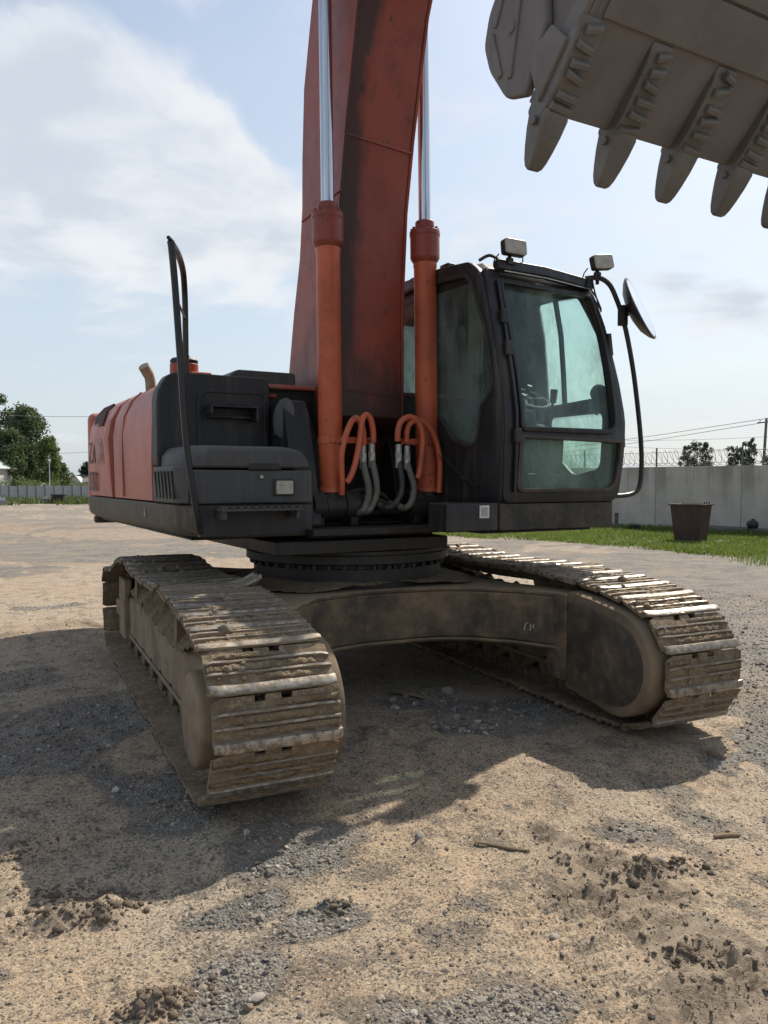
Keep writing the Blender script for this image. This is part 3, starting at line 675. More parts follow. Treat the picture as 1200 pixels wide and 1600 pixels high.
def track(sx):
    ch = MB(); mats = []; mud = MB(); R = random.Random(5+sx)
    for k in range(NSH):
        s = (k+(.35 if sx < 0 else .1))*PIT; p, d = at_path(s); nrm = np.array([d[1], -d[0]])      # outward
        # loop runs -Y along the ground, up at the front, back along the top: outward is to the left of travel
        nrm = np.array([-d[1], d[0]])
        if np.dot(nrm, p-np.array([min(max(p[0], -1.6), 1.5), .45])) < 0: nrm = -nrm
        M = Matrix(((1, 0, 0, sx*TRX), (0, d[0], nrm[0], p[0]), (0, d[1], nrm[1], p[1]), (0, 0, 0, 1)))
        if M.determinant() < 0:
            M = Matrix(((-1, 0, 0, sx*TRX), (0, d[0], nrm[0], p[0]), (0, d[1], nrm[1], p[1]), (0, 0, 0, 1)))
        J = Matrix.Rotation(.035+R.gauss(0, .012), 4, 'X') @ Matrix.Rotation(R.gauss(0, .004), 4, 'Y') @ Matrix.Translation((R.gauss(0, .008), 0, R.gauss(0, .0015)))
        mats.append((M @ J, p, nrm))
        for o in (-.085, .085):                           # chain links
            ch.box(o-.022, o+.022, -PIT*.5, PIT*.36, -.105, -.012, M)
            ch.cyl((o-.034, -PIT*.36, -.06), (o+.034, -PIT*.36, -.06), .034, n=10, M=M)
        ch.cyl((-.085, -PIT*.36, -.06), (.085, -PIT*.36, -.06), .03, n=10, M=M)
        # packed mud between the grousers
        front = p[0] < -1.2 and p[1] > .25
        for (y0, y1) in ((-.068, -.032), (-.008, .032), (.058, .090)):
            if p[1] < .1 or R.random() > (.92 if front else .6): continue
            n = 46; a = R.uniform(-.42, .0); b = a+R.uniform(.3, .75); ph = R.uniform(0, 99); rg = []
            for i in range(n):
                x = -.305+.61*i/(n-1); cov = max(0, min(1, (min(x-a, b-x))*14))
                hh = .006-.006*(1-cov)+cov*(.002+.026*float(fbm(np.array([x*14+ph]), np.array([ph]), 1, 4, 5, .65)[0]))
                hh = hh if cov > 0 else -.004
                g1, g2 = R.uniform(.6, 1.05), R.uniform(.6, 1.05); rg.append([(x, y0, .002), (x, y0+.004, hh*g1), (x, (y0+y1)/2+R.gauss(0, .004), hh*R.uniform(.8, 1.15)), (x, y1-.004, hh*g2), (x, y1, .002)])
            vs = [q for r_ in rg for q in r_]; fs = [(i*5+j, i*5+j+1, i*5+j+6, i*5+j+5) for i in range(n-1) for j in range(4)]
            mud.add(vs, fs, M @ J)
    tr = ch.build('track', m_mudd, EX, smooth=40)
    for k, (M, p, nrm) in enumerate(mats):
        is_bent = sx < 0 and abs(p[0]+.87) < PIT*.5 and p[1] > .6
        o = bpy.data.objects.new('track_shoe', BENT if is_bent else SHOES[R.randrange(6)]); COL.objects.link(o); o.parent = tr; o.matrix_local = M
    kind(mud.build('packed_mud', m_mud, tr, smooth=60), 'stuff')
    # loose lumps lying on top of the run
    pts = []
    for _ in range(420):
        s = R.uniform(0, TOT); p, d = at_path(s)
        if p[1] < .5: continue
        nrm = np.array([-d[1], d[0]]); nrm = nrm if nrm[1] > 0 or p[0] < -2.2 else -nrm
        q = p+nrm*.018; pts.append((sx*TRX+max(-.3, min(.3, R.gauss(-.06, .16))), q[0], q[1]))
    pts = np.array(pts); scatter('mud_lumps', pts, np.random.default_rng(8).lognormal(math.log(.011), .45, len(pts)), 2, m_clod, .15, .7, .2, 12, tr)
    return tr
track(-1); track(1)

def lumpy(x0, x1, y0, y1, fn, nx_, ny_, amp, sd_):
    """a strip of earth: z = fn(x, y) + noise"""
    xs = np.linspace(x0, x1, nx_); ys = np.linspace(y0, y1, ny_); X, Y = np.meshgrid(xs, ys)
    Z = fn(X, Y)+amp*(fbm(X*1.0, Y*1.0, 6, 5, sd_)-.42)*2; idx = np.arange(nx_*ny_).reshape(ny_, nx_)
    return np.stack([X, Y, Z], -1).reshape(-1, 3), np.stack([idx[:-1, :-1], idx[:-1, 1:], idx[1:, 1:], idx[1:, :-1]], -1).reshape(-1, 4)

def track_frame(sx):
    c = sx*TRX; mb = MB()
    # box section, chamfered top, from the idler to the sprocket
    sec = [(-.17, .25), (.17, .25), (.17, .60), (.09, .70), (-.09, .70), (-.17, .60)]
    mb.loft([[(c+u*k, y, .25+(z-.25)*kz) for u, z in sec] for y, k, kz in ((-1.70, .95, .9), (-1.55, 1, 1), (1.3, 1, 1), (1.5, .9, .85))])
    mb.box(c-.185, c-.172, -1.5, 1.3, .24, .275); mb.box(c+.172, c+.185, -1.5, 1.3, .24, .275)
    fr = mb.build('track_frame', m_frame, EX, bevel=.012)
    # idler yoke plates at the far end
    for o in (-.175, .175):
        yk = MB(); yk.box(c+o-.035, c+o+.035, 1.42, 1.78, .20, .74); yk.box(c+o-.0352, c+o+.0352, 1.77, 2.02, .36, .50)
        yk.build('idler_yoke', m_frame, fr, bevel=.015)
    idl = MB(); idl.lathe([(.05, -.11), (.30, -.11), (.32, -.08), (.32, -.05), (.345, -.04), (.345, .04), (.32, .05), (.32, .08), (.30, .11), (.05, .11)], (c, 1.93, .425), (1, 0, 0), 32); idl.build('idler', m_under, fr)
    spr = MB(); n = 22; pr = []
    for i in range(n*4):
        a = 2*PI*i/(n*4); r = (.345, .36, .325, .325)[i % 4]; pr.append((-2.03+r*math.cos(a), .452+r*math.sin(a)))
    spr.prism(pr, 'x', c-.035, c+.035); spr.build('sprocket', m_under, fr)
    rol = MB(); rol.lathe([(.03, -.17), (.075, -.17), (.075, -.13), (.11, -.12), (.115, -.06), (.085, -.05), (.085, .05), (.115, .06), (.11, .12), (.075, .13), (.075, .17), (.03, .17)], (0, 0, 0), (1, 0, 0), 20)
    r0 = rol.build('roller', m_under, fr); r0.location = (c, -1.45, .215)
    for i in range(1, 8):
        r = copy_obj(r0, fr); r.location = (c, -1.45+i*.405, .215)
    cr = MB(); cr.lathe([(.03, -.14), (.085, -.14), (.085, -.05), (.065, -.04), (.065, .04), (.085, .05), (.085, .14), (.03, .14)], (0, 0, 0), (1, 0, 0), 20)
    cr.box(-.24 if sx > 0 else -.20, -.14 if sx > 0 else .24, -.06, .06, -.06, .06) if False else None
    cr.box(-.19, .19, -.05, .05, -.24, -.075)
    for i, y in enumerate((-.93, .80)):
        if i == 0: q0 = cr.build('carrier_roller', m_under, fr); q0.location = (c, y, .86-.005)
        else: q = copy_obj(q0, fr); q.location = (c, y, .885)
    # final drive: hub plate outside
    hub = MB(); s = sx
    hub.lathe([(.10, .0), (.235, .0), (.24, .02), (.24, .18), (.225, .205), (.20, .212), (.05, .216)], (c+s*.12, -2.05, .455), (s, 0, 0), 36)
    hub.build('hub_cover', m_frame, fr, bevel=.006)
    # travel motor guard inside: a D-shaped housing
    D = [(-1.56, .215), (-1.62, .215), (-1.96, .16)]+arc(-2.02, .465, .315, -PI/2+.2, -PI*1.5+.1, 18)+[(-1.80, .82), (-1.56, .84)]
    D = rpoly(D, .03, 3)
    gd = plate(dens(D, .08), [], .24, .03)
    gd.warp(lambda u, v, w: (c-s*(.262+w), u, v))
    gobj = gd.build('motor_guard', m_rim, fr, smooth=40)
    face = plate(dens(rpoly([(-1.585, .235), (-1.97, .185)]+arc(-2.03, .465, .268, -PI/2+.25, -PI*1.5+.15, 16)+[(-1.80, .79), (-1.585, .80)], .03, 3), .08), [], .012, .004)
    face.warp(lambda u, v, w: (c-s*(.388+w), u, v)); face.build('guard_plate', m_guard, fr, smooth=40)
    br = MB(); br.box(min(c-s*.17, c-s*.40), max(c-s*.17, c-s*.40), -1.575, -1.36, .24, .845); br.build('guard_bracket', m_under, fr, bevel=.012)
    # earth lying on the frame
    def top(X, Y):
        u = np.abs(X-c); return .745-np.clip(u-.07, 0, 1)*1.0+.035*np.sin(Y*2.3)+.05*(fbm(X, Y, 3.5, 3, 5)-.4)
    V, F = lumpy(c-.205, c+.205, -1.62, 1.35, top, 34, 240, .075, 70+sx); kind(np_obj('earth_heap', V, F, m_mud, fr), 'stuff')
    return fr
track_frame(-1); track_frame(1)

# ------------------------------------------------------------------ car body and slew ring
half = [(-1.19, -1.72), (-1.03, -1.50), (-.80, -1.16), (-.62, -.97), (-.42, -.86), (-.2, -.815), (.2, -.815), (.42, -.86), (.62, -.97), (.80, -1.16), (1.0, -1.50), (1.19, -1.72)]
plan = half+[(1.20, -1.35), (1.0, -.9), (.92, -.45), (.92, .45), (1.0, .9), (1.20, 1.35)]+[(x, -y) for x, y in reversed(half)]+[(-1.20, 1.35), (-1.0, .9), (-.92, .45), (-.92, -.45), (-1.0, -.9), (-1.20, -1.35)]
cb = MB(); cb.prism(plan, 'z', .47, .815)
cbo = cb.build('car_body', m_under, EX, bevel=.02)
tp = MB(); tp.prism([(x*1.012, y*1.02) for x, y in plan], 'z', .818, .846); tp.build('top_plate', m_under, cbo, bevel=.008)
bp = MB(); bp.prism([(x*.99, y*1.015) for x, y in plan], 'z', .445, .468); bp.build('bottom_plate', m_under, cbo, bevel=.008)
def bodytop(X, Y):
    r = np.hypot(X, Y); return .850+.045*np.clip(1-(r-.72)/.30, 0, 1)
V, F = lumpy(-.92, .92, -.80, .80, bodytop, 110, 100, .02, 77)
ok = np.hypot(V[:, 0]*.9, V[:, 1]) < 1.0; kp = ok[F].all(1); kind(np_obj('dried_mud', V, F[kp], m_mud, cbo), 'stuff')
marks = MB()                                              # chalk scribble on the leg
for a in ([(0, 0), (.01, .05), (.03, .055)], [(.045, .0), (.05, .05), (.07, .02), (.075, .05)], [(.085, .01), (.10, .055), (.115, .03)]):
    marks.bar([(x, 0, z) for x, z in a], .006, .003, up=(0, 1, 0))
mk = marks.build('chalk_mark', m_white, cbo); mk.location = (.855, -1.252, .555); mk.rotation_euler.z = math.radians(-59)
sl = MB(); sl.lathe([(.60, .84), (.755, .84), (.755, .985), (.735, .99), (.735, 1.015), (.60, 1.015)], (0, 0, 0), (0, 0, 1), 72)
slo = sl.build('slew_ring', m_deck, EX)
up_ = MB(); up_.lathe([(.6, 1.02), (.79, 1.02), (.815, 1.03), (.815, 1.085), (.80, 1.095), (.80, 1.118), (.6, 1.118)], (0, 0, 0), (0, 0, 1), 72); up_.build('upper_ring', m_deck, slo)
bolt = MB(); bolt.cyl((0, 0, -.016), (0, 0, .016), .017, n=6); b0 = None
for i in range(44):
    a = 2*PI*i/44
    if b0 is None: b0 = bolt.build('bolt', m_deck, slo)
    o = b0 if i == 0 else copy_obj(b0, slo); o.location = (.772*math.cos(a), .772*math.sin(a), 1.003)
for i in range(36):
    a = 2*PI*(i+.5)/36; o = copy_obj(b0, slo); o.location = (.745*math.cos(a)*1.0, .745*math.sin(a), 1.0); o.scale = (1, 1, 1.0)

# ------------------------------------------------------------------ upper frame
def P_(mb, name, mat, parent=None, **k):
    """a part of the upper works (or, with parent, a sub-part)"""
    return mb.build(name, mat, parent or EX, rz=None if parent else UR, **k)
fr = MB()
fr.prism(rpoly([(-.93, -.80), (.46, -.80), (.46, 3.2), (-.93, 3.2)], .05, 3), 'z', 1.125, 1.215)
fr.prism([(-.72, -.93), (.44, -.93), (.44, 3.2), (-.72, 3.2)], 'z', 1.255, 1.30)
fr.box(-.62, .40, -.66, 3.1, 1.218, 1.252); fr.box(-1.45, -.74, -.6, 2.7, 1.236, 1.252); fr.box(.475, 1.5, -1.2, 2.7, 1.252, 1.27); fr.box(-.735, .472, -.55, 2.75, 1.306, 1.318)  # thin plates added to stop sunlight leaking through the deck gaps
mf = P_(fr, 'main_frame', m_deck, bevel=.01)
for s_ in (-1, 1):                                        # cylinder foot: a wide round boss each side of the eye, on webs
    for a, b in ((.485, .595), (.20, .335)):
        lg = MB(); x0, x1 = sorted((s_*a, s_*b)); lg.cyl((x0, -.56, 1.44), (x1, -.56, 1.44), .122, n=36); P_(lg, 'pin_boss', m_deck, mf, bevel=.014)
        wb = MB(); m_ = (x0+x1)/2; wb.prism([(-.655, 1.302), (-.36, 1.302), (-.45, 1.46), (-.66, 1.43)], 'x', m_-.032, m_+.032); P_(wb, 'lug', m_deck, mf, bevel=.008)
        cp_ = MB(); cp_.cyl((x0 if a > .4 and s_ < 0 else x1, -.56, 1.44), ((x0-.012) if a > .4 and s_ < 0 else (x1+.012), -.56, 1.44), .06, n=20); P_(cp_, 'pin_cap', m_deck, mf, bevel=.004)
for x0, x1 in ((-.40, -.31), (.31, .40)):                 # boom foot towers
    tw = MB(); tw.prism(rpoly([(-.30, 1.30), (1.2, 1.30), (.75, 1.75), (.42, 2.05), (.02, 2.12), (-.16, 1.9)], .08, 4), 'x', x0, x1); P_(tw, 'boom_bracket', m_deck, mf, bevel=.01)
bk = MB(); bk.box(-.31, .31, .45, .50, 1.30, 2.0); bk.box(-.60, .42, .9, .93, 1.3, 2.25); P_(bk, 'bulkhead', m_deck, mf)
# the black upright beside the tool box
up2 = MB(); up2.prism(rpoly([(-.70, 1.30), (-.12, 1.30), (.1, 2.16), (-.40, 2.22), (-.48, 2.1)], .04, 3), 'x', -.735, -.545); P_(up2, 'upright_plate', m_black, bevel=.015)

# right-hand skirt (lower deck) with a chamfered front corner
sk = MB()
sk.loft([[(xo, y, 1.475), (xo+.01, y, 1.33), (xo+.07, y, 1.262), (-.66, y, 1.255), (-.66, y, 1.475)] for xo, y in ((-1.455, -.785), (-1.49, -.765), (-1.55, -.60), (-1.57, -.5), (-1.57, 2.78))])
sko = P_(sk, 'lower_skirt', m_skirt, bevel=.015)
fp = MB(); fp.box(-1.455, -.67, -.80, -.787, 1.268, 1.468); P_(fp, 'skirt_front', m_black, sko, bevel=.004)
st = MB()                                                 # low step with a toothed edge
st.box(-1.36, -.81, -.985, -.803, 1.437, 1.454)
for i in range(11): st.box(-1.35+i*.05, -1.325+i*.05, -.99, -.87, 1.454, 1.466)
st.box(-1.345, -1.32, -.955, -.803, 1.385, 1.437); st.box(-.85, -.825, -.955, -.803, 1.385, 1.437)
P_(st, 'step', m_grey, sko, bevel=.003)
# faint number stencilled on the skirt
def text(body, mat, parent, name, size, M, ext=.002, shear=0, sx=1.0):
    cu = bpy.data.curves.new('t', 'FONT'); cu.body = body; cu.size = size; cu.extrude = ext; cu.shear = shear; cu.resolution_u = 3
    ob = bpy.data.objects.new('t', cu); COL.objects.link(ob); dg = bpy.context.evaluated_depsgraph_get(); dg.update()
    me = bpy.data.meshes.new_from_object(ob.evaluated_get(dg)); bpy.data.objects.remove(ob); bpy.data.curves.remove(cu)
    me.transform(Matrix.Diagonal((sx, 1, 1, 1))); me.materials.clear(); me.materials.append(mat); me.name = name
    o = bpy.data.objects.new(name, me); COL.objects.link(o); o.parent = parent; o.matrix_local = M; return o
def side_M(y, z, x=-1.5735): return Matrix(((0, 0, -1, x), (-1, 0, 0, y), (0, 1, 0, z), (0, 0, 0, 1)))
text('8', m_ltw, sko, 'number_mark', .085, side_M(.23, 1.365, -1.5715))

# engine housing: two faded doors, hood and counterweight
def section(y, bulge=0.0, dx=0.0):
    return [(-1.57-dx, y, 1.485), (-1.575-dx-bulge*.4, y, 1.75), (-1.57-dx-bulge, y, 2.0), (-1.555-dx-bulge*.6, y, 2.15), (-1.50-dx, y, 2.28), (-1.42, y, 2.355), (-1.30, y, 2.39), (-1.30, y, 2.34), (-1.40, y, 2.31), (-1.47-dx, y, 2.24), (-1.52-dx, y, 2.13), (-1.535-dx, y, 1.485)]
dr = MB(); dr.loft([section(y, b) for y, b in ((-.03, .0), (.1, .006), (.6, .014), (1.05, .018), (1.30, .02), (1.36, .0))])
d1 = P_(dr, 'side_door', m_panel, bevel=.006); d1['label'] = 'front engine-side door, faded plain red'
lip = MB(); lip.bar([(-1.581, .93, 1.50), (-1.588, .92, 1.8), (-1.586, .92, 2.0), (-1.57, .92, 2.15), (-1.51, .92, 2.275), (-1.43, .92, 2.355)], .012, .014, up=(0, 1, 0)); P_(lip, 'door_seam', m_panel, d1)
dr = MB(); dr.loft([section(y, b, d) for y, b, d in ((1.42, .03, .012), (1.50, .055, .01), (1.62, .05, 0), (1.80, -.03, 0), (2.0, -.02, 0), (2.25, .012, 0), (2.6, .015, 0), (2.74, 0, -.03))])
d2 = P_(dr, 'side_door', m_panel, bevel=.006); d2['label'] = 'rear engine-side door with worn number and louvres'
for i in range(8):
    lv = MB(); y = 2.0+i*.07
    lv.bar([(-1.548, y, 2.14), (-1.512, y, 2.265), (-1.44, y, 2.345)], .03, .02, up=(0, 1, 0)); P_(lv, 'louvre', m_boom, d2)
text('Z', m_ltr, d2, 'lettering', .30, side_M(2.62, 1.80, -1.585), shear=.1)
text('A', m_ltr, d2, 'lettering', .26, side_M(2.42, 1.80, -1.585), shear=.1)
text('X', m_ltw, d2, 'lettering', .34, side_M(2.16, 1.79, -1.590), shear=.1)
text('330', m_ltr, d2, 'lettering', .27, side_M(2.60, 1.53, -1.590), sx=1.15)
cr_ = MB(); cr_.prism([(-1.50, 1.485), (-1.50, 2.10), (-1.42, 2.28), (-1.28, 2.33), (1.3, 2.33), (1.45, 2.2), (1.50, 1.485)], 'y', .02, 2.8)
hood = P_(cr_, 'engine_housing', m_deck)
hd = MB(); hd.prism([(-1.285, 2.335), (-1.285, 2.36), (-1.1, 2.372), (1.2, 2.372), (1.3, 2.335)], 'y', -.02, 2.78); P_(hd, 'engine_hood', m_panel, hood, bevel=.012)
ld = MB(); ld.box(1.505, 1.57, .62, 2.75, 1.485, 2.2); P_(ld, 'left_door', m_panel, hood, bevel=.02)
lsk = MB(); lsk.box(.47, 1.57, .5, 2.78, 1.26, 1.475); P_(lsk, 'left_skirt', m_skirt, bevel=.02)
cw = MB(); n = 24; outl = []
for i in range(n+1):
    a = PI*i/n; outl.append((1.55*math.cos(a), 2.84+.72*math.sin(a)**.8))
cw.prism(outl, 'z', 1.27, 2.33); P_(cw, 'counterweight', m_panel, bevel=.07, seg=4)
bmp = MB(); bmp.prism([(x*.97, 2.82+(y-2.82)*.96) for x, y in outl], 'z', 1.19, 1.265); P_(bmp, 'counterweight_base', m_skirt, bevel=.02)

# black tool box standing behind the stepped cover
fx = rpoly([(-1.575, 1.72), (-1.575, 2.18), (-1.565, 2.26), (-1.50, 2.365), (-1.44, 2.39), (-.79, 2.385), (-.745, 2.34), (-.745, 1.72)], [.05, .02, .05, .05, .05, .03, .03, .02], 3)
tb = MB(); tb.prism(fx, 'y', -.21, -.05); tbo = P_(tb, 'tool_box', m_black, bevel=.028, seg=3)
rc = plate(rpoly([(-1.29, 1.88), (-1.29, 2.24), (-1.24, 2.29), (-.78, 2.29), (-.765, 1.88)], .02, 3), [rpoly([(-1.262, 1.89), (-1.262, 2.22), (-1.22, 2.262), (-.80, 2.262), (-.79, 1.89)], .02, 3)], .012, .004)
rc.warp(lambda u, v, w: (u, -.214+w, v)); P_(rc, 'recess_frame', m_black, tbo, smooth=40)
st = MB(); st.box(-1.24, -.89, -.37, -.22, 2.145, 2.16); st.box(-1.24, -1.222, -.37, -.22, 2.095, 2.145); st.box(-.908, -.89, -.37, -.22, 2.055, 2.145)
for i in range(8): st.box(-1.23+i*.043, -1.21+i*.043, -.372, -.26, 2.16, 2.169)
st.box(-1.225, -.91, -.29, -.22, 2.075, 2.09); P_(st, 'step', m_black, tbo, bevel=.003)
# grey cover below it: lid, body, grille and work lamp
def lsec(y, xl_, top, xr=-.70): return [(xl_, y, 1.712), (xl_+.005, y, top-.07), (xl_+.05, y, top-.012), (xl_+.13, y, top), (-.84, y, top), (xr-.05, y, top-.02), (xr, y, top-.08), (xr+.01, y, 1.712)]
li = MB(); li.loft([lsec(-.815, -1.40, 1.835), lsec(-.79, -1.46, 1.85), lsec(-.68, -1.525, 1.862), lsec(-.45, -1.55, 1.866), lsec(-.215, -1.555, 1.866)]); lio = P_(li, 'box_lid', m_grey, bevel=.02, seg=3)
hn = MB(); hn.prism([(-1.135, 1.703), (-.90, 1.703), (-.92, 1.745), (-1.115, 1.745)], 'y', -.822, -.80); P_(hn, 'lid_handle', m_black, lio, bevel=.003)
bc = MB(); bc.loft([[(xa, y, 1.480), (-.668, y, 1.480), (-.675, y, 1.70), (xa, y, 1.70)] for xa, y in ((-1.44, -.81), (-1.48, -.79), (-1.535, -.70), (-1.55, -.22))])
bco = P_(bc, 'box_cover', m_grey, bevel=.012)
gr = MB(); gr.loft([[(-1.505, -.765, z), (-1.575, -.66, z), (-1.582, -.10, z), (-1.50, -.10, z)] for z in (1.482, 1.58, 1.70, 1.728)]); gro = P_(gr, 'corner_grille', m_grey, bco, bevel=.012)
for i in range(6):
    y0 = -.63+i*.088; sl_ = MB(); x = -1.583
    sl_.bar([(x+.004, y0-.03, 1.515), (x, y0+.02, 1.69)], .012, .026, up=(0, 1, 0)); P_(sl_, 'grille_slot', m_black, bco)
lm = MB(); lm.prism(rpoly([(-.955, 1.53), (-.81, 1.53), (-.81, 1.642), (-.955, 1.642)], .015, 3), 'y', -.826, -.79); lmo = P_(lm, 'work_lamp', m_black, bevel=.004)
le = MB(); le.prism(rpoly([(-.942, 1.542), (-.823, 1.542), (-.823, 1.63), (-.942, 1.63)], .01, 3), 'y', -.833, -.822)
for i in range(1, 3): le.box(-.94, -.825, -.837, -.832, 1.542+i*.03-.003, 1.542+i*.03+.003)
P_(le, 'lens', m_lens, lmo)
bt = MB(); bt.cyl((-1.042, -.824, 1.656), (-1.042, -.812, 1.656), .012, n=12); P_(bt, 'bolt', m_ferr, bco)
# handrail
hr = MB(); R1 = smooth_path([(-1.455, -.835, 1.30), (-1.495, -.89, 1.42), (-1.56, -.90, 1.87), (-1.59, -.90, 2.36), (-1.62, -.90, 2.84), (-1.64, -.90, 3.07)], 5)
hr.tube(R1, .021, 10)
hr.tube(smooth_path([(-1.64, -.89, 3.07), (-1.60, -.80, 3.08), (-1.50, -.55, 3.09), (-1.42, -.35, 3.05), (-1.375, -.22, 2.95), (-1.365, -.195, 2.8), (-1.36, -.18, 2.33)], 6), .021, 10)
hr.tube([(-1.62, -.90, 2.76), (-1.365, -.195, 2.76)], .008, 8)
hr.tube([(-1.66, -.92, 3.09), (-1.60, -.80, 3.10)], .012, 8)
hr.box(-1.465, -1.415, -.85, -.80, 1.275, 1.34)
P_(hr, 'handrail', m_cab)
# things on the deck behind the box
tk = MB(); tk.lathe([(.07, 2.36), (.105, 2.36), (.105, 2.50), (.10, 2.505), (.03, 2.51)], (-1.27, .2, 0), (0, 0, 1), 24); tko = P_(tk, 'tank_filler', m_orange, bevel=.006)
cp = MB(); cp.lathe([(.02, 2.505), (.10, 2.505), (.104, 2.53), (.09, 2.545), (.04, 2.55), (.04, 2.57), (.01, 2.572)], (-1.27, .2, 0), (0, 0, 1), 20); P_(cp, 'cap', m_black, tko)
fl = MB(); fl.box(-1.26, -1.10, .05, .38, 2.375, 2.435); P_(fl, 'tank_cover', m_orange, bevel=.012)
ex = MB(); ex.tube(smooth_path([(-1.39, .75, 2.30), (-1.40, .74, 2.44), (-1.43, .72, 2.50), (-1.46, .70, 2.54)], 6), [.042]*10+[.044]*9, 16); P_(ex, 'exhaust_pipe', m_exh)
gb = MB(); gb.prism(rpoly([(-1.0, 2.30), (-1.0, 2.40), (-.92, 2.47), (-.44, 2.47), (-.44, 2.30)], .03, 3), 'y', .02, .8); P_(gb, 'tank_hood', m_grey, bevel=.015)
rl = MB(); rl.box(-1.02, -.62, -.02, .01, 2.27, 2.295); P_(rl, 'red_rail', m_orange)
# folded mirror beside the boom
md = MB(); md.lathe([(.0, .0), (.12, .004), (.145, .015), (.14, .03), (.06, .045), (0, .05)], (0, 0, 0), (1, 0, 0), 28, M=Matrix.Diagonal((1, .55, 1, 1)))
md.tube([(.03, .02, -.05), (.06, .06, -.12), (.14, .08, -.14)], .012, 8)
mdo = P_(md, 'folded_mirror', m_grey); mdo.matrix_local = Matrix.Rotation(UR, 4, 'Z') @ Matrix.Translation((-.735, -.44, 2.08)) @ Matrix.Rotation(math.radians(52), 4, 'Z') @ Matrix.Rotation(math.radians(8), 4, 'X')

# ------------------------------------------------------------------ boom
und = [(.0, 1.76), (-.12, 1.98), (-.34, 2.06), (-.395, 2.12), (-.388, 2.93), (-.448, 3.68), (-.55, 4.20), (-.75, 5.0), (-1.05, 5.65), (-1.6, 6.35), (-2.5, 7.0), (-3.15, 7.2)]
bak = [(-3.35, 7.45), (-3.2, 7.62), (-2.4, 7.55), (-1.3, 7.05), (-.5, 6.35), (-.15, 5.8), (.0, 5.36), (.17, 4.75), (.21, 4.2), (.215, 3.83), (.27, 3.43), (.395, 3.02), (.53, 2.45), (.47, 1.95), (.2, 1.68)]
pts = [(y, z) for y, z in und]+bak
def dense_profile(p, st=.25): return dens(p, st)
bm_ = MB(); bm_.prism(dense_profile(pts), 'x', -.27, .27)
for u in (-.282, .282):
    bm_.prism(dense_profile([(y*1.0+(-.012 if i < len(und) else .012), z) for i, (y, z) in enumerate(pts)]), 'x', u-.011, u+.011)
boom = P_(bm_, 'boom', m_boom, bevel=.006)
for (y, z, a) in ((-.535, 4.12, .2), (-.39, 2.3, 0)):
    sm = MB(); sm.bar([(-.27, y-.004, z+.02), (0, y-.004, z+.004), (.27, y-.004, z-.012)], .02, .012, up=(0, 1, 0)); P_(sm, 'weld_seam', m_boom, boom)
sm = MB(); sm.bar([(-.297, -.50, 3.75), (-.297, .22, 3.72)], .006, .014, up=(1, 0, 0)); P_(sm, 'weld_seam', m_boom, boom)
pn = MB(); pn.cyl((-.42, .17, 1.92), (.42, .17, 1.92), .075, n=24); P_(pn, 'boom_pin', m_deck, boom)
pn = MB(); pn.cyl((-.56, -.46, 5.62), (.56, -.46, 5.62), .07, n=24); pn.cyl((-.33, -.46, 5.62), (.33, -.46, 5.62), .14, n=24); P_(pn, 'cylinder_pin', m_boom, boom)
# pipes along the boom's back
pp = MB()
for x in (-.2, -.1, .1, .2): pp.tube(smooth_path([(x, .62, 2.5), (x, .36, 3.4), (x, .28, 4.2), (x, .07, 5.4), (x, -.45, 6.45), (x, -1.3, 7.12)], 5), .022, 8)
P_(pp, 'oil_pipe', m_boom, boom)

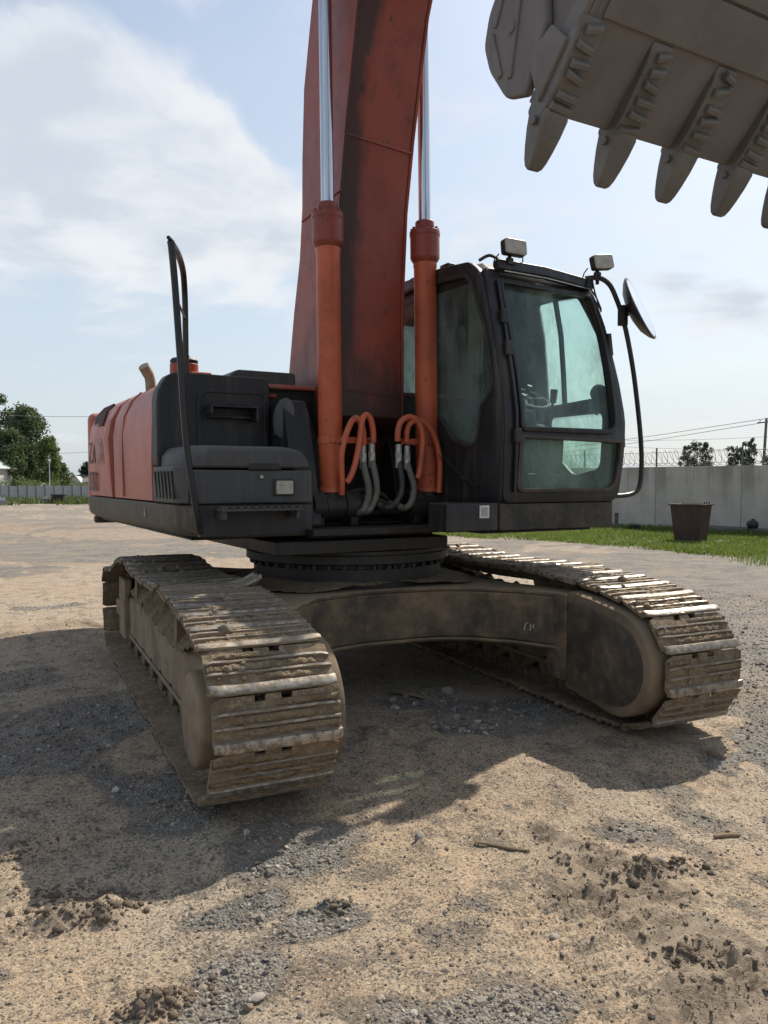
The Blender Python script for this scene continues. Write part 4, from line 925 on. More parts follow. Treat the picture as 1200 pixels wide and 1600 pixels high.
def boom_cylinder(sx):
    x = sx*.413; f = Vector((x, -.56, 1.445)); t = Vector((x, -.465, 5.62)); ax = (t-f).normalized(); L = (t-f).length
    def Z(z): return (z-1.445)/ax.z
    b = MB()
    b.lathe([(.02, Z(1.54)), (.082, Z(1.545)), (.088, Z(1.56)), (.0875, Z(3.26)), (.092, Z(3.28)), (.092, Z(3.30)), (.0885, Z(3.302))], f, ax, 40)
    b.lathe([(.06, Z(1.54)), (.096, Z(1.545)), (.096, Z(1.575)), (.0875, Z(1.58))], f, ax, 40)
    o = P_(b, 'boom_cylinder', m_cyl)
    g = MB(); g.lathe([(.087, Z(3.30)), (.108, Z(3.33)), (.114, Z(3.345)), (.114, Z(3.505)), (.118, Z(3.51)), (.118, Z(3.545)), (.105, Z(3.55)), (.075, Z(3.552)), (.073, Z(3.62)), (.066, Z(3.625)), (.05, Z(3.626))], f, ax, 40)
    P_(g, 'gland', m_gland, o, bevel=.003)
    u = Vector((1, 0, 0)); w = ax.cross(u)
    bl = MB(); c = f+ax*Z(3.548); bl.cyl(c, c+ax*.022, .013, n=6); b0_ = P_(bl, 'bolt', m_gland, o)
    for k in range(12):
        a = 2*PI*k/12; q = b0_ if k == 0 else copy_obj(b0_, o); q.location = (u*math.cos(a)+w*math.sin(a))*.099
    r = MB(); r.cyl(f+ax*Z(3.6), f+ax*Z(5.5), .047, n=36); P_(r, 'piston_rod', m_chrome, o)
    re = MB(); re.lathe([(.05, -.09), (.11, -.09), (.11, .09), (.05, .09)], t, (1, 0, 0), 24); P_(re, 'rod_eye', m_boom, o)
    ey = MB(); ey.cyl(f+Vector((-.11, 0, 0)), f+Vector((.11, 0, 0)), .105, n=28); ey.cyl(f, f+ax*.10, .085, n=24); P_(ey, 'cylinder_eye', m_deck, o, bevel=.008)
    cl = MB(); cl.lathe([(.085, Z(1.895)), (.093, Z(1.895)), (.093, Z(1.945)), (.085, Z(1.945))], f, ax, 36)
    xi = x-sx*.08; xo = x-sx*.285; y = f.y+ax.y*Z(1.92)-.095
    cl.box(min(xi, xo), max(xi, xo), y-.006, y+.008, 1.90, 1.945); cl.box(x-.045, x+.045, y-.008, y+.03, 1.90, 1.945)
    P_(cl, 'pipe_clamp', m_cyl, o, bevel=.003)
    ct = MB(); ct.bar([(x-sx*.085, y+.01, 1.60), (x-sx*.085, y+.01, 3.2)], .006, .006); P_(ct, 'pipe_line', m_cyl, o) if False else None
    return o
boom_cylinder(-1); boom_cylinder(1)
# steel pipes and hoses at the cylinder feet (X, Z) at a nearly constant depth
def hose(pts, r, mat, name, y=-.67, dy=0.0, to=None):
    n = len(pts); path = [(x, y+dy*math.sin(PI*i/(n-1)), z) for i, (x, z) in enumerate(pts)]
    if to: path += to
    mb = MB(); mb.tube(smooth_path(path, 6), r, 12); return P_(mb, name, mat)
hose([(-.214, 1.885), (-.222, 1.98), (-.250, 2.05), (-.285, 2.077), (-.325, 2.05), (-.36, 1.98), (-.388, 1.90), (-.403, 1.81), (-.40, 1.70), (-.392, 1.60), (-.390, 1.53)], .0225, m_cyl, 'steel_pipe', -.685, -.03)
hose([(-.142, 1.905), (-.148, 1.99), (-.170, 2.07), (-.205, 2.102), (-.238, 2.075), (-.253, 2.0), (-.268, 1.88), (-.300, 1.74), (-.335, 1.65), (-.36, 1.62)], .0225, m_cyl, 'steel_pipe', -.70, -.02)
hose([(.062, 1.92), (.062, 2.0), (.085, 2.065), (.145, 2.10), (.206, 2.085), (.255, 2.02), (.270, 1.93), (.262, 1.80), (.248, 1.69), (.235, 1.65)], .0235, m_cyl, 'steel_pipe', -.70, -.02)
hose([(.145, 1.92), (.146, 2.0), (.172, 2.06), (.240, 2.082), (.308, 2.05), (.375, 1.965), (.418, 1.85), (.438, 1.72), (.438, 1.54)], .0225, m_cyl, 'steel_pipe', -.685, -.03)
def ferrule(x, z0, mat=m_ferr):
    mb = MB(); mb.cyl((x, -.675, z0-.075), (x+.001, -.675, z0), .0265, n=14); mb.cyl((x, -.675, z0), (x, -.675, z0+.035), .028, n=6); mb.cyl((x, -.675, z0+.035), (x, -.675, z0+.10), .0245, n=12); return P_(mb, 'hose_fitting', mat)
for x, z in ((-.213, 1.79), (-.141, 1.80), (.085, 1.80), (.158, 1.79)): ferrule(x, z)
hose([(-.213, 1.77), (-.211, 1.70), (-.195, 1.62), (-.186, 1.54), (-.200, 1.46), (-.24, 1.40)], .0245, m_hose, 'hydraulic_hose', -.675, -.04, [(-.26, -.3, 1.37)])
hose([(-.141, 1.78), (-.136, 1.71), (-.124, 1.62), (-.122, 1.54), (-.15, 1.45), (-.20, 1.40)], .0245, m_hose, 'hydraulic_hose', -.675, -.04, [(-.22, -.3, 1.36)])
hose([(.086, 1.78), (.092, 1.70), (.097, 1.61), (.075, 1.52), (.02, 1.445), (-.05, 1.43), (-.10, 1.46)], .0245, m_hoseb, 'hydraulic_hose', -.675, -.04, [(-.13, -.2, 1.52)])
hose([(.158, 1.77), (.168, 1.70), (.192, 1.61), (.190, 1.53), (.165, 1.455), (.11, 1.425), (.06, 1.45)], .0245, m_hose, 'hydraulic_hose', -.675, -.04, [(.0, -.2, 1.5)])
hose([(-.30, 1.53), (-.20, 1.56), (-.08, 1.555), (.0, 1.52), (.06, 1.47), (.12, 1.45)], .017, m_hoseb, 'hydraulic_hose', -.58, -.02)
hose([(-.30, 1.40), (-.1, 1.38), (.1, 1.39), (.30, 1.37)], .02, m_hoseb, 'hydraulic_hose', -.50, .02)

# ------------------------------------------------------------------ arm and bucket
am = MB(); am.loft([[(sx_*w, y+o*hh*.0, z) for sx_, y, z in ()] for w in ()]) if False else None
armp = [(-3.02, 7.95), (-2.75, 8.1), (-2.85, 7.5), (-3.0, 6.6), (-3.02, 5.4), (-2.93, 4.62), (-3.10, 4.55), (-3.24, 4.7), (-3.45, 5.6), (-3.58, 6.6), (-3.60, 7.3), (-3.4, 7.75)]
am = MB(); am.prism(dens(armp, .3), 'x', -.19, .19); arm = P_(am, 'arm', m_boom, bevel=.008)
for a_, b_ in (((-1.5, 7.9), (-2.85, 8.05)), ((-3.62, 7.2), (-3.75, 5.4))):
    cy = MB(); A = Vector((0, *a_)); B = Vector((0, *b_)); mid = A.lerp(B, .6); cy.cyl(A, mid, .085, n=24); cy.cyl(mid, B, .05, n=20); P_(cy, 'ram', m_cyl, arm)
lk = MB()
for x in (-.23, .23): lk.bar([(x, -3.75, 5.4), (x, -3.25, 5.2)], .05, .1, up=(0, 1, 0)); lk.bar([(x, -3.75, 5.4), (x, -3.55, 4.75)], .05, .1, up=(0, 1, 0))
lk.cyl((-.27, -3.75, 5.4), (.27, -3.75, 5.4), .05); P_(lk, 'bucket_link', m_boom, arm)
LIPY, LIPZ = -3.275, 3.085; du = np.array([-.70, .72])/math.hypot(.70, .72)
shell = [(LIPY, LIPZ), (LIPY+du[0]*.45, LIPZ+du[1]*.45), (LIPY+du[0]*.70, LIPZ+du[1]*.72), (-3.98, 3.86), (-4.06, 4.12), (-4.02, 4.40), (-3.88, 4.62), (-3.66, 4.76), (-3.45, 4.80)]
shell = [tuple(p)[:2] for p in [(q[0], q[1]) for q in smooth_path([(y, z, 0) for y, z in shell], 4)]]
def off(pl, d):
    out = []
    for i, p in enumerate(pl):
        a = Vector((*pl[max(i-1, 0)], 0)); b = Vector((*pl[min(i+1, len(pl)-1)], 0)); t = (b-a).normalized(); out.append((p[0]+t.y*d, p[1]-t.x*d))
    return out
HB = .745
sh = MB(); sh.prism(shell+off(shell, .035)[::-1], 'x', -HB, HB)
bucket = P_(sh, 'bucket', m_bucket, bevel=.005)
mouth = [(-3.28, 3.10), (-3.12, 3.55), (-2.98, 4.0), (-2.95, 4.35), (-3.05, 4.62), (-3.25, 4.82), (-3.45, 4.83)]
for sx in (-1, 1):
    sp = MB(); sp.prism(mouth+[(y, z) for y, z in shell[::-1]][1:], 'x', sx*HB, sx*(HB+.03)); P_(sp, 'side_plate', m_bucket, bucket, bevel=.004)
    ec = MB(); e0 = off(shell[:16], -.012)                # wear strip along the lower edge
    ec.prism(shell[:14]+off(shell[:14], .085)[::-1], 'x', sx*(HB+.031), sx*(HB+.055)); P_(ec, 'edge_strip', m_bucket, bucket, bevel=.005)
    cut = rpoly([(-3.235, 3.20), (-3.215, 3.165), (-3.085, 3.205), (-2.975, 3.36), (-2.935, 3.48), (-2.97, 3.60), (-3.07, 3.72), (-3.16, 3.86), (-3.30, 3.78), (-3.34, 3.40)], .03, 3)
    sc_ = MB(); sc_.prism(cut, 'x', sx*(HB+.032), sx*(HB+.075)); sco = P_(sc_, 'side_cutter', m_bucket, bucket, bevel=.014)
    for (y, z) in ((-3.145, 3.46), (-3.165, 3.60), (-3.185, 3.74)):
        b_ = MB(); b_.cyl((sx*(HB+.076), y, z), (sx*(HB+.094), y, z), .027, .022, n=14); P_(b_, 'cutter_bolt', m_bucket, bucket)
    rb = MB()
    for (a, b) in (((-3.06, 3.30), (-3.00, 3.50)), ((-3.12, 3.27), (-3.19, 3.60)), ((-3.02, 3.52), (-3.10, 3.68))):
        rb.bar([(sx*(HB+.078), *a), (sx*(HB+.078), *b)], .03, .016, up=(1, 0, 0))
    P_(rb, 'cutter_rib', m_bucket, bucket, bevel=.006)
    gs = MB(); gs.prism([(-3.30, 3.10), (-3.24, 3.30), (-3.38, 3.36), (-3.46, 3.27)], 'x', sx*(HB+.057), sx*(HB+.085)); P_(gs, 'corner_gusset', m_bucket, bucket, bevel=.008)
nrm_out = np.array([-du[1], du[0]])                       # outward normal of the bottom plate: towards -Y and down
if nrm_out[0] > 0: nrm_out = -nrm_out
def sp_(s, h): return (LIPY+du[0]*s+nrm_out[0]*h, LIPZ+du[1]*s+nrm_out[1]*h)
for s_, h_ in ((.36, .012), (.56, .014)):                 # wear plate seams across the back
    ws = MB(); y0, z0 = sp_(s_, 0); y1, z1 = sp_(s_+.20, 0)
    ws.prism([sp_(s_, .0), sp_(s_, h_), sp_(s_+.19, h_), sp_(s_+.19, .0)], 'x', -HB+.03, HB-.03); P_(ws, 'wear_plate', m_bucket, bucket, bevel=.005)
ang = math.atan2(-.205, .11)                              # direction of a tooth in the (Y, Z) plane
td = np.array([math.cos(ang), math.sin(ang)]); tn = np.array([td[1], -td[0]]);
if tn[0] > 0: tn = -tn
for k in range(5):
    xc = -.752+k*.376
    ad = MB(); w0, w1 = .062, .05                         # adapter strap up the back of the bucket, in steps
    ad.prism([sp_(-.03, -.05), sp_(-.05, .0), sp_(-.02, .045), sp_(.10, .055), sp_(.30, .03), sp_(.36, .0), sp_(.10, -.06)], 'x', xc-w0, xc+w0)
    ado = P_(ad, 'tooth_adapter', m_tooth, bucket, bevel=.012)
    for j in range(6):
        rr = random.Random(k*9+j); s0 = .02+j*.056
        ww = .054-.0045*j; s0 += rr.uniform(-.008, .008); q1, q2 = xc-ww+rr.uniform(-.010, .006), xc+ww+rr.uniform(-.006, .010); tw_ = rr.uniform(-.02, .02); hh_ = (.074, .077, .075, .069, .060, .050)[j]+rr.uniform(-.004, .003)
        rb = MB(); rb.loft([[(q1+(q2-q1)*t/3, *sp_(s0+tw_*(t/3-.5)+u, hv*(hh_+.0015*math.sin(t*1.9+j+k)) if hv else .02)) for u, hv in ((0, 0), (.003, .97), (.024, 1.0), (.034, .80), (.038, 0))] for t in range(4)])
        P_(rb, 'weld_ridge', m_tooth, bucket, bevel=.004)
    to_ = MB(); base = np.array(sp_(.02, .005)); rings = []
    for t, wx, th in ((0.0, .056, .058), (.03, .060, .064), (.09, .055, .056), (.15, .047, .044), (.195, .040, .032), (.22, .033, .022), (.232, .022, .012)):
        c = base+td*t; rings.append([(xc+a*wx, *(c+tn*b*th)) for a, b in ((-1, -.8), (-.8, -1), (.8, -1), (1, -.8), (1, .8), (.8, 1), (-.8, 1), (-1, .8))])
    to_.loft(rings); too = P_(to_, 'tooth', m_tooth, bucket, bevel=.006, smooth=40)
    c = base+td*.055+tn*.0
    for o in (-.068, .068): pn = MB(); pn.cyl((xc+o-.006, *c), (xc+o+.006, *c), .018, .018, n=12); P_(pn, 'tooth_pin', m_tooth, bucket)
# ================================================================== CAB (part of the excavator)
def yf(z): return float(np.interp(z, [1.48, 1.95, 2.1, 2.36, 2.7, 3.05, 3.2], [-1.40, -1.425, -1.42, -1.375, -1.29, -1.20, -1.13]))
def xl(z): return float(np.interp(z, [1.48, 1.77, 2.1, 2.5, 2.81, 3.07, 3.22], [1.57, 1.61, 1.62, 1.59, 1.56, 1.50, 1.46]))
def sx_(s, z): return .5+s*(xl(z)-.5)
XR = .50
side_out = [(-1.38, 1.485), (-1.405, 1.95), (-1.40, 2.1), (-1.355, 2.36), (-1.27, 2.7), (-1.18, 3.0), (-1.11, 3.13), (-1.0, 3.205), (-.62, 3.245), (0, 3.262), (.36, 3.23), (.46, 3.12), (.50, 2.6), (.50, 1.485)]
winA = rpoly([(-.46, 3.185), (-.98, 3.135), (-1.06, 3.03), (-1.215, 2.70), (-1.30, 2.37), (-1.295, 2.26), (-1.16, 2.15), (-1.125, 1.90), (-1.01, 1.865), (-.80, 1.93), (-.63, 2.10), (-.46, 2.14)], .05, 4)
winB = rpoly([(.36, 3.17), (-.38, 3.195), (-.38, 2.15), (.36, 2.15)], .06, 4)
pl = plate(dens(rpoly(side_out, .04, 3), .12), [dens(winA, .12), dens(winB, .15)], .05, .01)
pl.warp(lambda u, v, w: (XR+.0+w, u, v))
cab = P_(pl, 'cab', m_cab, smooth=40); cab['label'] = 'black cab with dusty greenish glass'
def C_(mb, name, mat, **k): return P_(mb, name, mat, cab, **k)
for wn_, pg in (('side_window', winA), ('rear_side_window', winB)):
    g = plate(pg, [], .006); g.warp(lambda u, v, w: (XR+.012+w, u, v)); C_(g, wn_, m_glass_side, smooth=None)
    q = [(a*1.0, b) for a, b in pg]; rim = plate(dens(pg, .1), [dens([(y+(c0_[0]-y)*.035, z+(c0_[1]-z)*.03) for (y, z) in pg for c0_ in [(np.mean([p[0] for p in pg]), np.mean([p[1] for p in pg]))]], .1)], .06, .008)
    rim.warp(lambda u, v, w: (XR-.002+w, u, v)); C_(rim, 'window_seal', m_hoseb, smooth=40)
# windscreen frame
def fmap(d): return lambda s, z, w: (sx_(s, z), yf(z)+d+w, z)
fo = rpoly([(0, 1.485), (1, 1.485), (1, 3.0), (.985, 3.14), (.015, 3.14), (0, 3.0)], [.05, .07, .05, .03, .03, .05], 3)
upw = rpoly([(.115, 1.995), (.895, 1.995), (.945, 2.7), (.935, 3.03), (.105, 3.045)], [.05, .06, .05, .03, .03], 4)
loww = rpoly([(.105, 1.565), (.945, 1.565), (.965, 1.92), (.115, 1.935)], [.06, .08, .02, .02], 4)
fr_ = plate(dens(fo, .07), [dens(upw, .07), dens(loww, .07)], .05, .008); fr_.warp(fmap(.02)); C_(fr_, 'windscreen_frame', m_cab, smooth=40)
g = plate(dens(upw, .2), [], .006); g.warp(lambda s, z, w: (sx_(s, z), float(np.interp(z, [1.98, 3.06], [yf(1.98), yf(3.06)]))+.024+w, z)); C_(g, 'windscreen', m_glass, smooth=None)
g = plate(dens(loww, .2), [], .006); g.warp(lambda s, z, w: (sx_(s, z), -1.40+w, z)); C_(g, 'lower_windscreen', m_glass_low, smooth=None)
def ring(pg, k, t, d, name, mat):
    cx_, cz_ = np.mean([p[0] for p in pg]), np.mean([p[1] for p in pg])
    big_ = [(cx_+(x-cx_)*(1+k), cz_+(z-cz_)*(1+k*1.5)) for x, z in pg]; sm_ = [(cx_+(x-cx_)*(1-k*.4), cz_+(z-cz_)*(1-k*.7)) for x, z in pg]
    r_ = plate(dens(big_, .06), [dens(sm_, .06)], t, .006); r_.warp(fmap(d)); return C_(r_, name, mat, smooth=40)
m_frbr = paint('worn_brown_frame', (.06, .045, .035), (.035, .028, .024), dirt=(.10, .075, .05), dirt_amt=.5, dust=(.18, .14, .10), dust_amt=.4, rough=.55, sc=3)
ring(loww, .035, .03, -.012, 'lower_frame', m_frbr); ring(upw, .02, .03, -.012, 'upper_frame', m_cab)
# door side
d_out = [(-1.38, 1.485), (-1.40, 2.1), (-1.355, 2.36), (-1.27, 2.7), (-1.18, 3.0), (-1.05, 3.17), (-.62, 3.22), (0, 3.24), (.40, 3.18), (.50, 2.6), (.50, 1.485)]
dwin = rpoly([(-.60, 3.10), (-1.08, 3.06), (-1.25, 2.70), (-1.30, 2.27), (-.60, 2.24)], .05, 4)
dlow = rpoly([(-.62, 2.16), (-1.25, 2.16), (-1.24, 1.72), (-.95, 1.66), (-.62, 1.90)], .06, 4)
rwin = rpoly([(.36, 3.08), (-.38, 3.10), (-.38, 2.2), (.36, 2.2)], .06, 4)
dp_ = plate(dens(rpoly(d_out, .04, 3), .10), [dens(dwin, .1), dens(dlow, .1)], .045, .008)
dp_.warp(lambda u, v, w: (xl(v)-.03+w, u, v)); C_(dp_, 'door', m_cab, smooth=40)
for pg in (dwin, dlow):
    g = plate(dens(pg, .2), [], .005); g.warp(lambda u, v, w: (xl(v)-.03+w, u, v)); C_(g, 'door_window', m_glass_door if pg is not rwin else m_glass_side, smooth=None)
dv = MB(); dv.bar([(xl(z)-.045, -.83+.0*z, z) for z in (2.24, 2.5, 2.8, 3.1)], .03, .03, up=(0, 1, 0)); C_(dv, 'window_divider', m_hoseb)
for z0, z1, y in ((2.58, 2.75, -1.29), (1.88, 2.0, -1.39)):
    hg = MB(); hg.bar([(xl(z0)+.012, y, z0), (xl(z1)+.012, y+.01, z1)], .035, .05, up=(0, 1, 0)); C_(hg, 'door_hinge', m_cab, bevel=.006)
# back wall
bw = plate(dens(rpoly([(.0, 1.485), (1, 1.485), (1, 3.0), (.96, 3.2), (.04, 3.2), (0, 3.0)], .04, 3), .12), [dens(rpoly([(.1, 2.2), (.55, 2.2), (.55, 3.05), (.1, 3.05)], .05, 3), .15)], .05, .008)
bw.warp(lambda s, z, w: (sx_(s, z), .49+w, z)); C_(bw, 'back_wall', m_cab, smooth=40)
g = plate(rpoly([(.08, 2.18), (.57, 2.18), (.57, 3.07), (.08, 3.07)], .05, 3), [], .005); g.warp(lambda s, z, w: (sx_(s, z), .49+w, z)); C_(g, 'back_window', m_glass_side, smooth=None)
rf = MB(); rp = [(-1.15, 3.13), (-1.06, 3.20), (-.62, 3.252), (0, 3.268), (.38, 3.235), (.49, 3.13), (.45, 3.10), (-1.1, 3.10)]
rf.loft([[(x, y+(.03 if k else 0)*(1 if y < 0 else -1), z-(.03 if k else 0)) for y, z in rp] for x, k in ((.505, 1), (.56, 0), (1.40, 0), (1.47, 1))]); C_(rf, 'roof', m_cab, bevel=.012)
vb = MB(); vb.bar([(.57, -1.205, 3.155), (1.0, -1.215, 3.15), (1.475, -1.20, 3.115)], .06, .075, up=(0, .25, 1)); C_(vb, 'visor_bar', m_cab, bevel=.008)
vb = MB(); vb.bar([(.62, -1.240, 3.112), (1.0, -1.245, 3.106), (1.455, -1.235, 3.078)], .008, .008); C_(vb, 'trim_strip', m_ferr)
for y in (-.60, -.15): hb = MB(); hb.box(.53, .60, y-.06, y+.06, 3.25, 3.30); C_(hb, 'roof_clip', m_cab, bevel=.012)
vn = MB(); vn.tube(smooth_path([(.50, -1.10, 3.20), (.56, -1.14, 3.235), (.64, -1.15, 3.215), (.68, -1.17, 3.18)], 5), .012, 8); C_(vn, 'cable', m_hoseb)
# rails up the pillar and small clips
tr_ = MB(); tr_.bar([(.575, yf(z)-.022, z) for z in np.linspace(1.55, 3.05, 9)], .022, .018, up=(0, 1, 0)); C_(tr_, 'screen_rail', m_cab)
for z in (2.78, 2.55, 1.94): ck = MB(); ck.box(.545, .60, yf(z)-.05, yf(z)-.01, z-.05, z+.05); C_(ck, 'screen_catch', m_cab, bevel=.008)
# cab base
cbm = MB(); cbm.prism(rpoly([(.475, -1.395), (1.535, -1.395), (1.575, -1.35), (1.575, .55), (.475, .55)], .02, 3), 'z', 1.285, 1.47)
cbm.box(.48, 1.57, -1.37, .5, 1.47, 1.484)
C_(cbm, 'cab_base', m_cabmud, bevel=.012)
lbp = MB(); lbp.box(.33, .42, -1.398, -1.394, 1.40, 1.49); 
nb = MB(); nb.box(.04, .468, -1.388, -1.15, 1.285, 1.478); C_(nb, 'front_apron', m_cab, bevel=.01)
lb2 = MB(); lb2.box(.305, .385, -1.392, -1.3885, 1.375, 1.462); C_(lb2, 'label_plate', m_white)
lb3 = MB(); lb3.box(.32, .37, -1.3945, -1.3925, 1.39, 1.447); C_(lb3, 'label_print', m_ferr)
dd = MB(); dd.bar(smooth_path([(.47, -.55, 2.02), (.468, -.62, 1.88), (.468, -.80, 1.74), (.468, -1.02, 1.62), (.468, -1.14, 1.585)], 5), .018, .02, up=(1, 0, 0)); C_(dd, 'side_crease', m_cab)
# lamps on the roof
for x, z, tl in ((.69, 3.275, 0), (1.535, 3.285, -9)):
    mb = MB(); M = Matrix.Translation((x, -1.24, z)) @ Matrix.Rotation(math.radians(tl), 4, 'Y') @ Matrix.Rotation(math.radians(-7), 4, 'X')
    mb.prism(rpoly([(-.094, -.055), (.094, -.055), (.094, .055), (-.094, .055)], .022, 4), 'y', -.035, .02, M); o = C_(mb, 'roof_lamp', m_black, bevel=.01)
    ln = MB(); ln.prism(rpoly([(-.093, -.054), (.093, -.054), (.093, .054), (-.093, .054)], .022, 4), 'y', -.05, -.03, M)
    ln = ln.build('lamp_lens', m_lens, o, bevel=.008) if False else C_(ln, 'lamp_lens', m_lens, bevel=.008)
    bkt = MB(); xb = x-.01; bkt.cyl((xb, -1.22, 3.13), (xb, -1.22, z-.05), .014, n=8); bkt.box(xb-.03, xb+.03, -1.25, -1.19, 3.165, 3.185); bkt.cyl((xb-.02, -1.22, z-.08), (xb+.02, -1.22, z-.08), .022, n=10)
    C_(bkt, 'lamp_bracket', m_cab)
    wr = MB(); wr.tube(smooth_path([(x-.09, -1.20, z-.04), (x-.13, -1.20, z-.09), (x-.12, -1.19, z-.14), (x-.05, -1.20, z-.17)], 5), .005, 6); C_(wr, 'lamp_wire', m_hoseb)
hk = MB(); hk.tube(smooth_path([(.80, -1.22, 3.17), (.80, -1.22, 3.24), (.805, -1.22, 3.255), (.815, -1.22, 3.245)], 4), .005, 6); C_(hk, 'wire_hook', m_hoseb)
for dx, dz in ((0, 0), (.02, -.02), (-.015, -.01)):
    wr = MB(); wr.tube(smooth_path([(1.44+dx, -1.235, 3.17+dz), (1.42+dx*2, -1.26, 3.08+dz), (1.47+dx, -1.27, 3.01+dz*2), (1.52, -1.27, 2.93+dz)], 5), .006, 6); C_(wr, 'loose_wire', m_hoseb)
gr_ = MB(); gr_.tube(smooth_path([(1.42, -1.20, 3.165), (1.50, -1.25, 3.17), (1.565, -1.29, 3.13), (1.62, -1.31, 3.04), (1.72, -1.31, 2.84), (1.82, -1.31, 2.50), (1.895, -1.31, 2.10), (1.925, -1.31, 1.85), (1.925, -1.31, 1.68), (1.905, -1.31, 1.58), (1.85, -1.31, 1.535), (1.75, -1.31, 1.515), (1.58, -1.31, 1.51)], 6), .019, 10); C_(gr_, 'mirror_rail', m_cab)
# round mirror: axis roughly across the view
cr3 = Vector((math.cos(YAW), -math.sin(YAW), 0)); cf3 = Vector((math.sin(YAW), math.cos(YAW), 0))
ax = (cr3*.80+Vector((0, 0, 1))*.40-cf3*.455).normalized(); ax = Matrix.Rotation(-UR, 3, 'Z') @ ax
mc = Vector((1.885, -1.31, 2.965))
mh = MB(); mh.lathe([(.0, -.085), (.08, -.08), (.17, -.06), (.235, -.025), (.262, .0), (.262, .012), (.25, .014)], mc, ax, 40); mho = C_(mh, 'mirror_shell', m_cab)
mg = MB(); mg.lathe([(.25, .013), (.18, .022), (.09, .028), (.0, .030)], mc, ax, 40); C_(mg, 'mirror', m_mirror)
mb = MB(); mb.tube(smooth_path([mc-ax*.08, mc-ax*.13+Vector((-.02, 0, .02)), Vector((1.70, -1.31, 2.90))], 4), .016, 8); mb.box(1.68, 1.73, -1.34, -1.28, 2.82, 2.97); C_(mb, 'mirror_bracket', m_cab, bevel=.005)
# interior
fl_ = MB(); fl_.box(.53, 1.54, -1.34, .45, 1.485, 1.53); C_(fl_, 'floor', m_seat)
st_ = MB(); st_.prism(rpoly([(-.62, 1.72), (-.05, 1.72), (-.02, 1.90), (-.64, 1.92)], .05, 3), 'x', .80, 1.30); st_.prism(rpoly([(-.14, 1.88), (.02, 1.86), (.20, 2.60), (.08, 2.64)], .05, 3), 'x', .80, 1.30); st_.prism(rpoly([(.10, 2.66), (.19, 2.64), (.24, 2.84), (.15, 2.86)], .03, 3), 'x', .92, 1.18); st_.box(.9, 1.2, -.5, -.1, 1.53, 1.72); C_(st_, 'seat', m_seat, bevel=.03)
for a, b in ((.60, .76), (1.34, 1.48)):
    cs = MB(); cs.prism(rpoly([(-.90, 1.72), (.1, 1.72), (.1, 2.06), (-.70, 2.10), (-.92, 2.02)], .05, 3), 'x', a, b); cs.tube([((a+b)/2, -.82, 2.08), ((a+b)/2, -.86, 2.26)], .012, 8); cs.cyl(((a+b)/2, -.86, 2.25), ((a+b)/2, -.875, 2.36), .026, .03, 12); C_(cs, 'console', m_seat, bevel=.01)
pb = MB(); pb.prism([(-1.30, 2.06), (-1.0, 2.0), (-1.0, 2.20), (-1.26, 2.26)], 'x', .54, .80); pb.box(.56, .78, -1.22, -1.02, 1.53, 2.0); C_(pb, 'side_panel', m_seat, bevel=.02)
pp2 = MB(); pp2.box(.62, .76, -1.27, -1.265, 2.13, 2.24); pp2.box(.70, .95, -1.16, -1.155, 2.14, 2.20); C_(pp2, 'paper', m_white)
sw = MB(); cen = Vector((.985, -1.02, 2.255)); rot = Matrix.Translation(cen) @ Matrix.Rotation(math.radians(28), 4, 'X')
sw.tube([(math.cos(2*PI*i/28)*.19, math.sin(2*PI*i/28)*.19, 0) for i in range(28)], .016, 8, closed=True, M=rot); sw.cyl((0, 0, -.03), (0, 0, .02), .05, n=16, M=rot)
for a in (0, 2.1, 4.2): sw.cyl((0, 0, 0), (math.cos(a)*.19, math.sin(a)*.19, 0), .012, n=8, M=rot)
sw.cyl((.12, .12, .0), (.12, .12, .06), .02, n=10, M=rot); C_(sw, 'steering_wheel', m_hoseb)
sc2 = MB(); sc2.bar([tuple(cen), (.985, -1.20, 1.53)], .11, .09); C_(sc2, 'steering_column', m_seat, bevel=.02)
pd = MB()
for x in (.88, 1.08): pd.bar([(x, -1.18, 1.56), (x, -1.26, 1.68)], .09, .015); pd.tube([(x, -1.16, 1.55), (x, -1.20, 1.90)], .011, 8)
C_(pd, 'pedal', m_seat)
ctn = MB(); n = 22; ctn.loft([[(.585+.012*math.sin(i*1.9)+k*.004, -1.02+.17*i/(n-1), z) for i in range(n)]+[(.589+.012*math.sin(i*1.9)+k*.004, -1.02+.17*i/(n-1), z) for i in range(n-1, -1, -1)] for k, z in ((0, 2.42), (1, 2.75), (0, 3.12))]); C_(ctn, 'curtain', m_cloth)
dark_blob = MB(); dark_blob.lathe([(.02, -.04), (.06, -.03), (.07, 0), (.06, .03), (.02, .04)], (1.535, -1.24, 2.30), (.4, 1, .1), 20); dark_blob.cyl((1.535, -1.24, 2.28), (1.55, -1.2, 2.14), .012, n=8); C_(dark_blob, 'dark_blob', m_seat)  # round dark shape standing in for the blob at the screen's right edge

# ================================================================== SURROUNDINGS
RX = np.array([math.cos(YAW), -math.sin(YAW)]); FX = np.array([math.sin(YAW), math.cos(YAW)])
def wp(px, d):                                            # point of the yard at a depth d along the direction of column px
    return CAM[:2]+FX*d+RX*(px-600)/FPX*d
def zpx(py, d): return CAM[2]+(749.6-py)/FPX*d
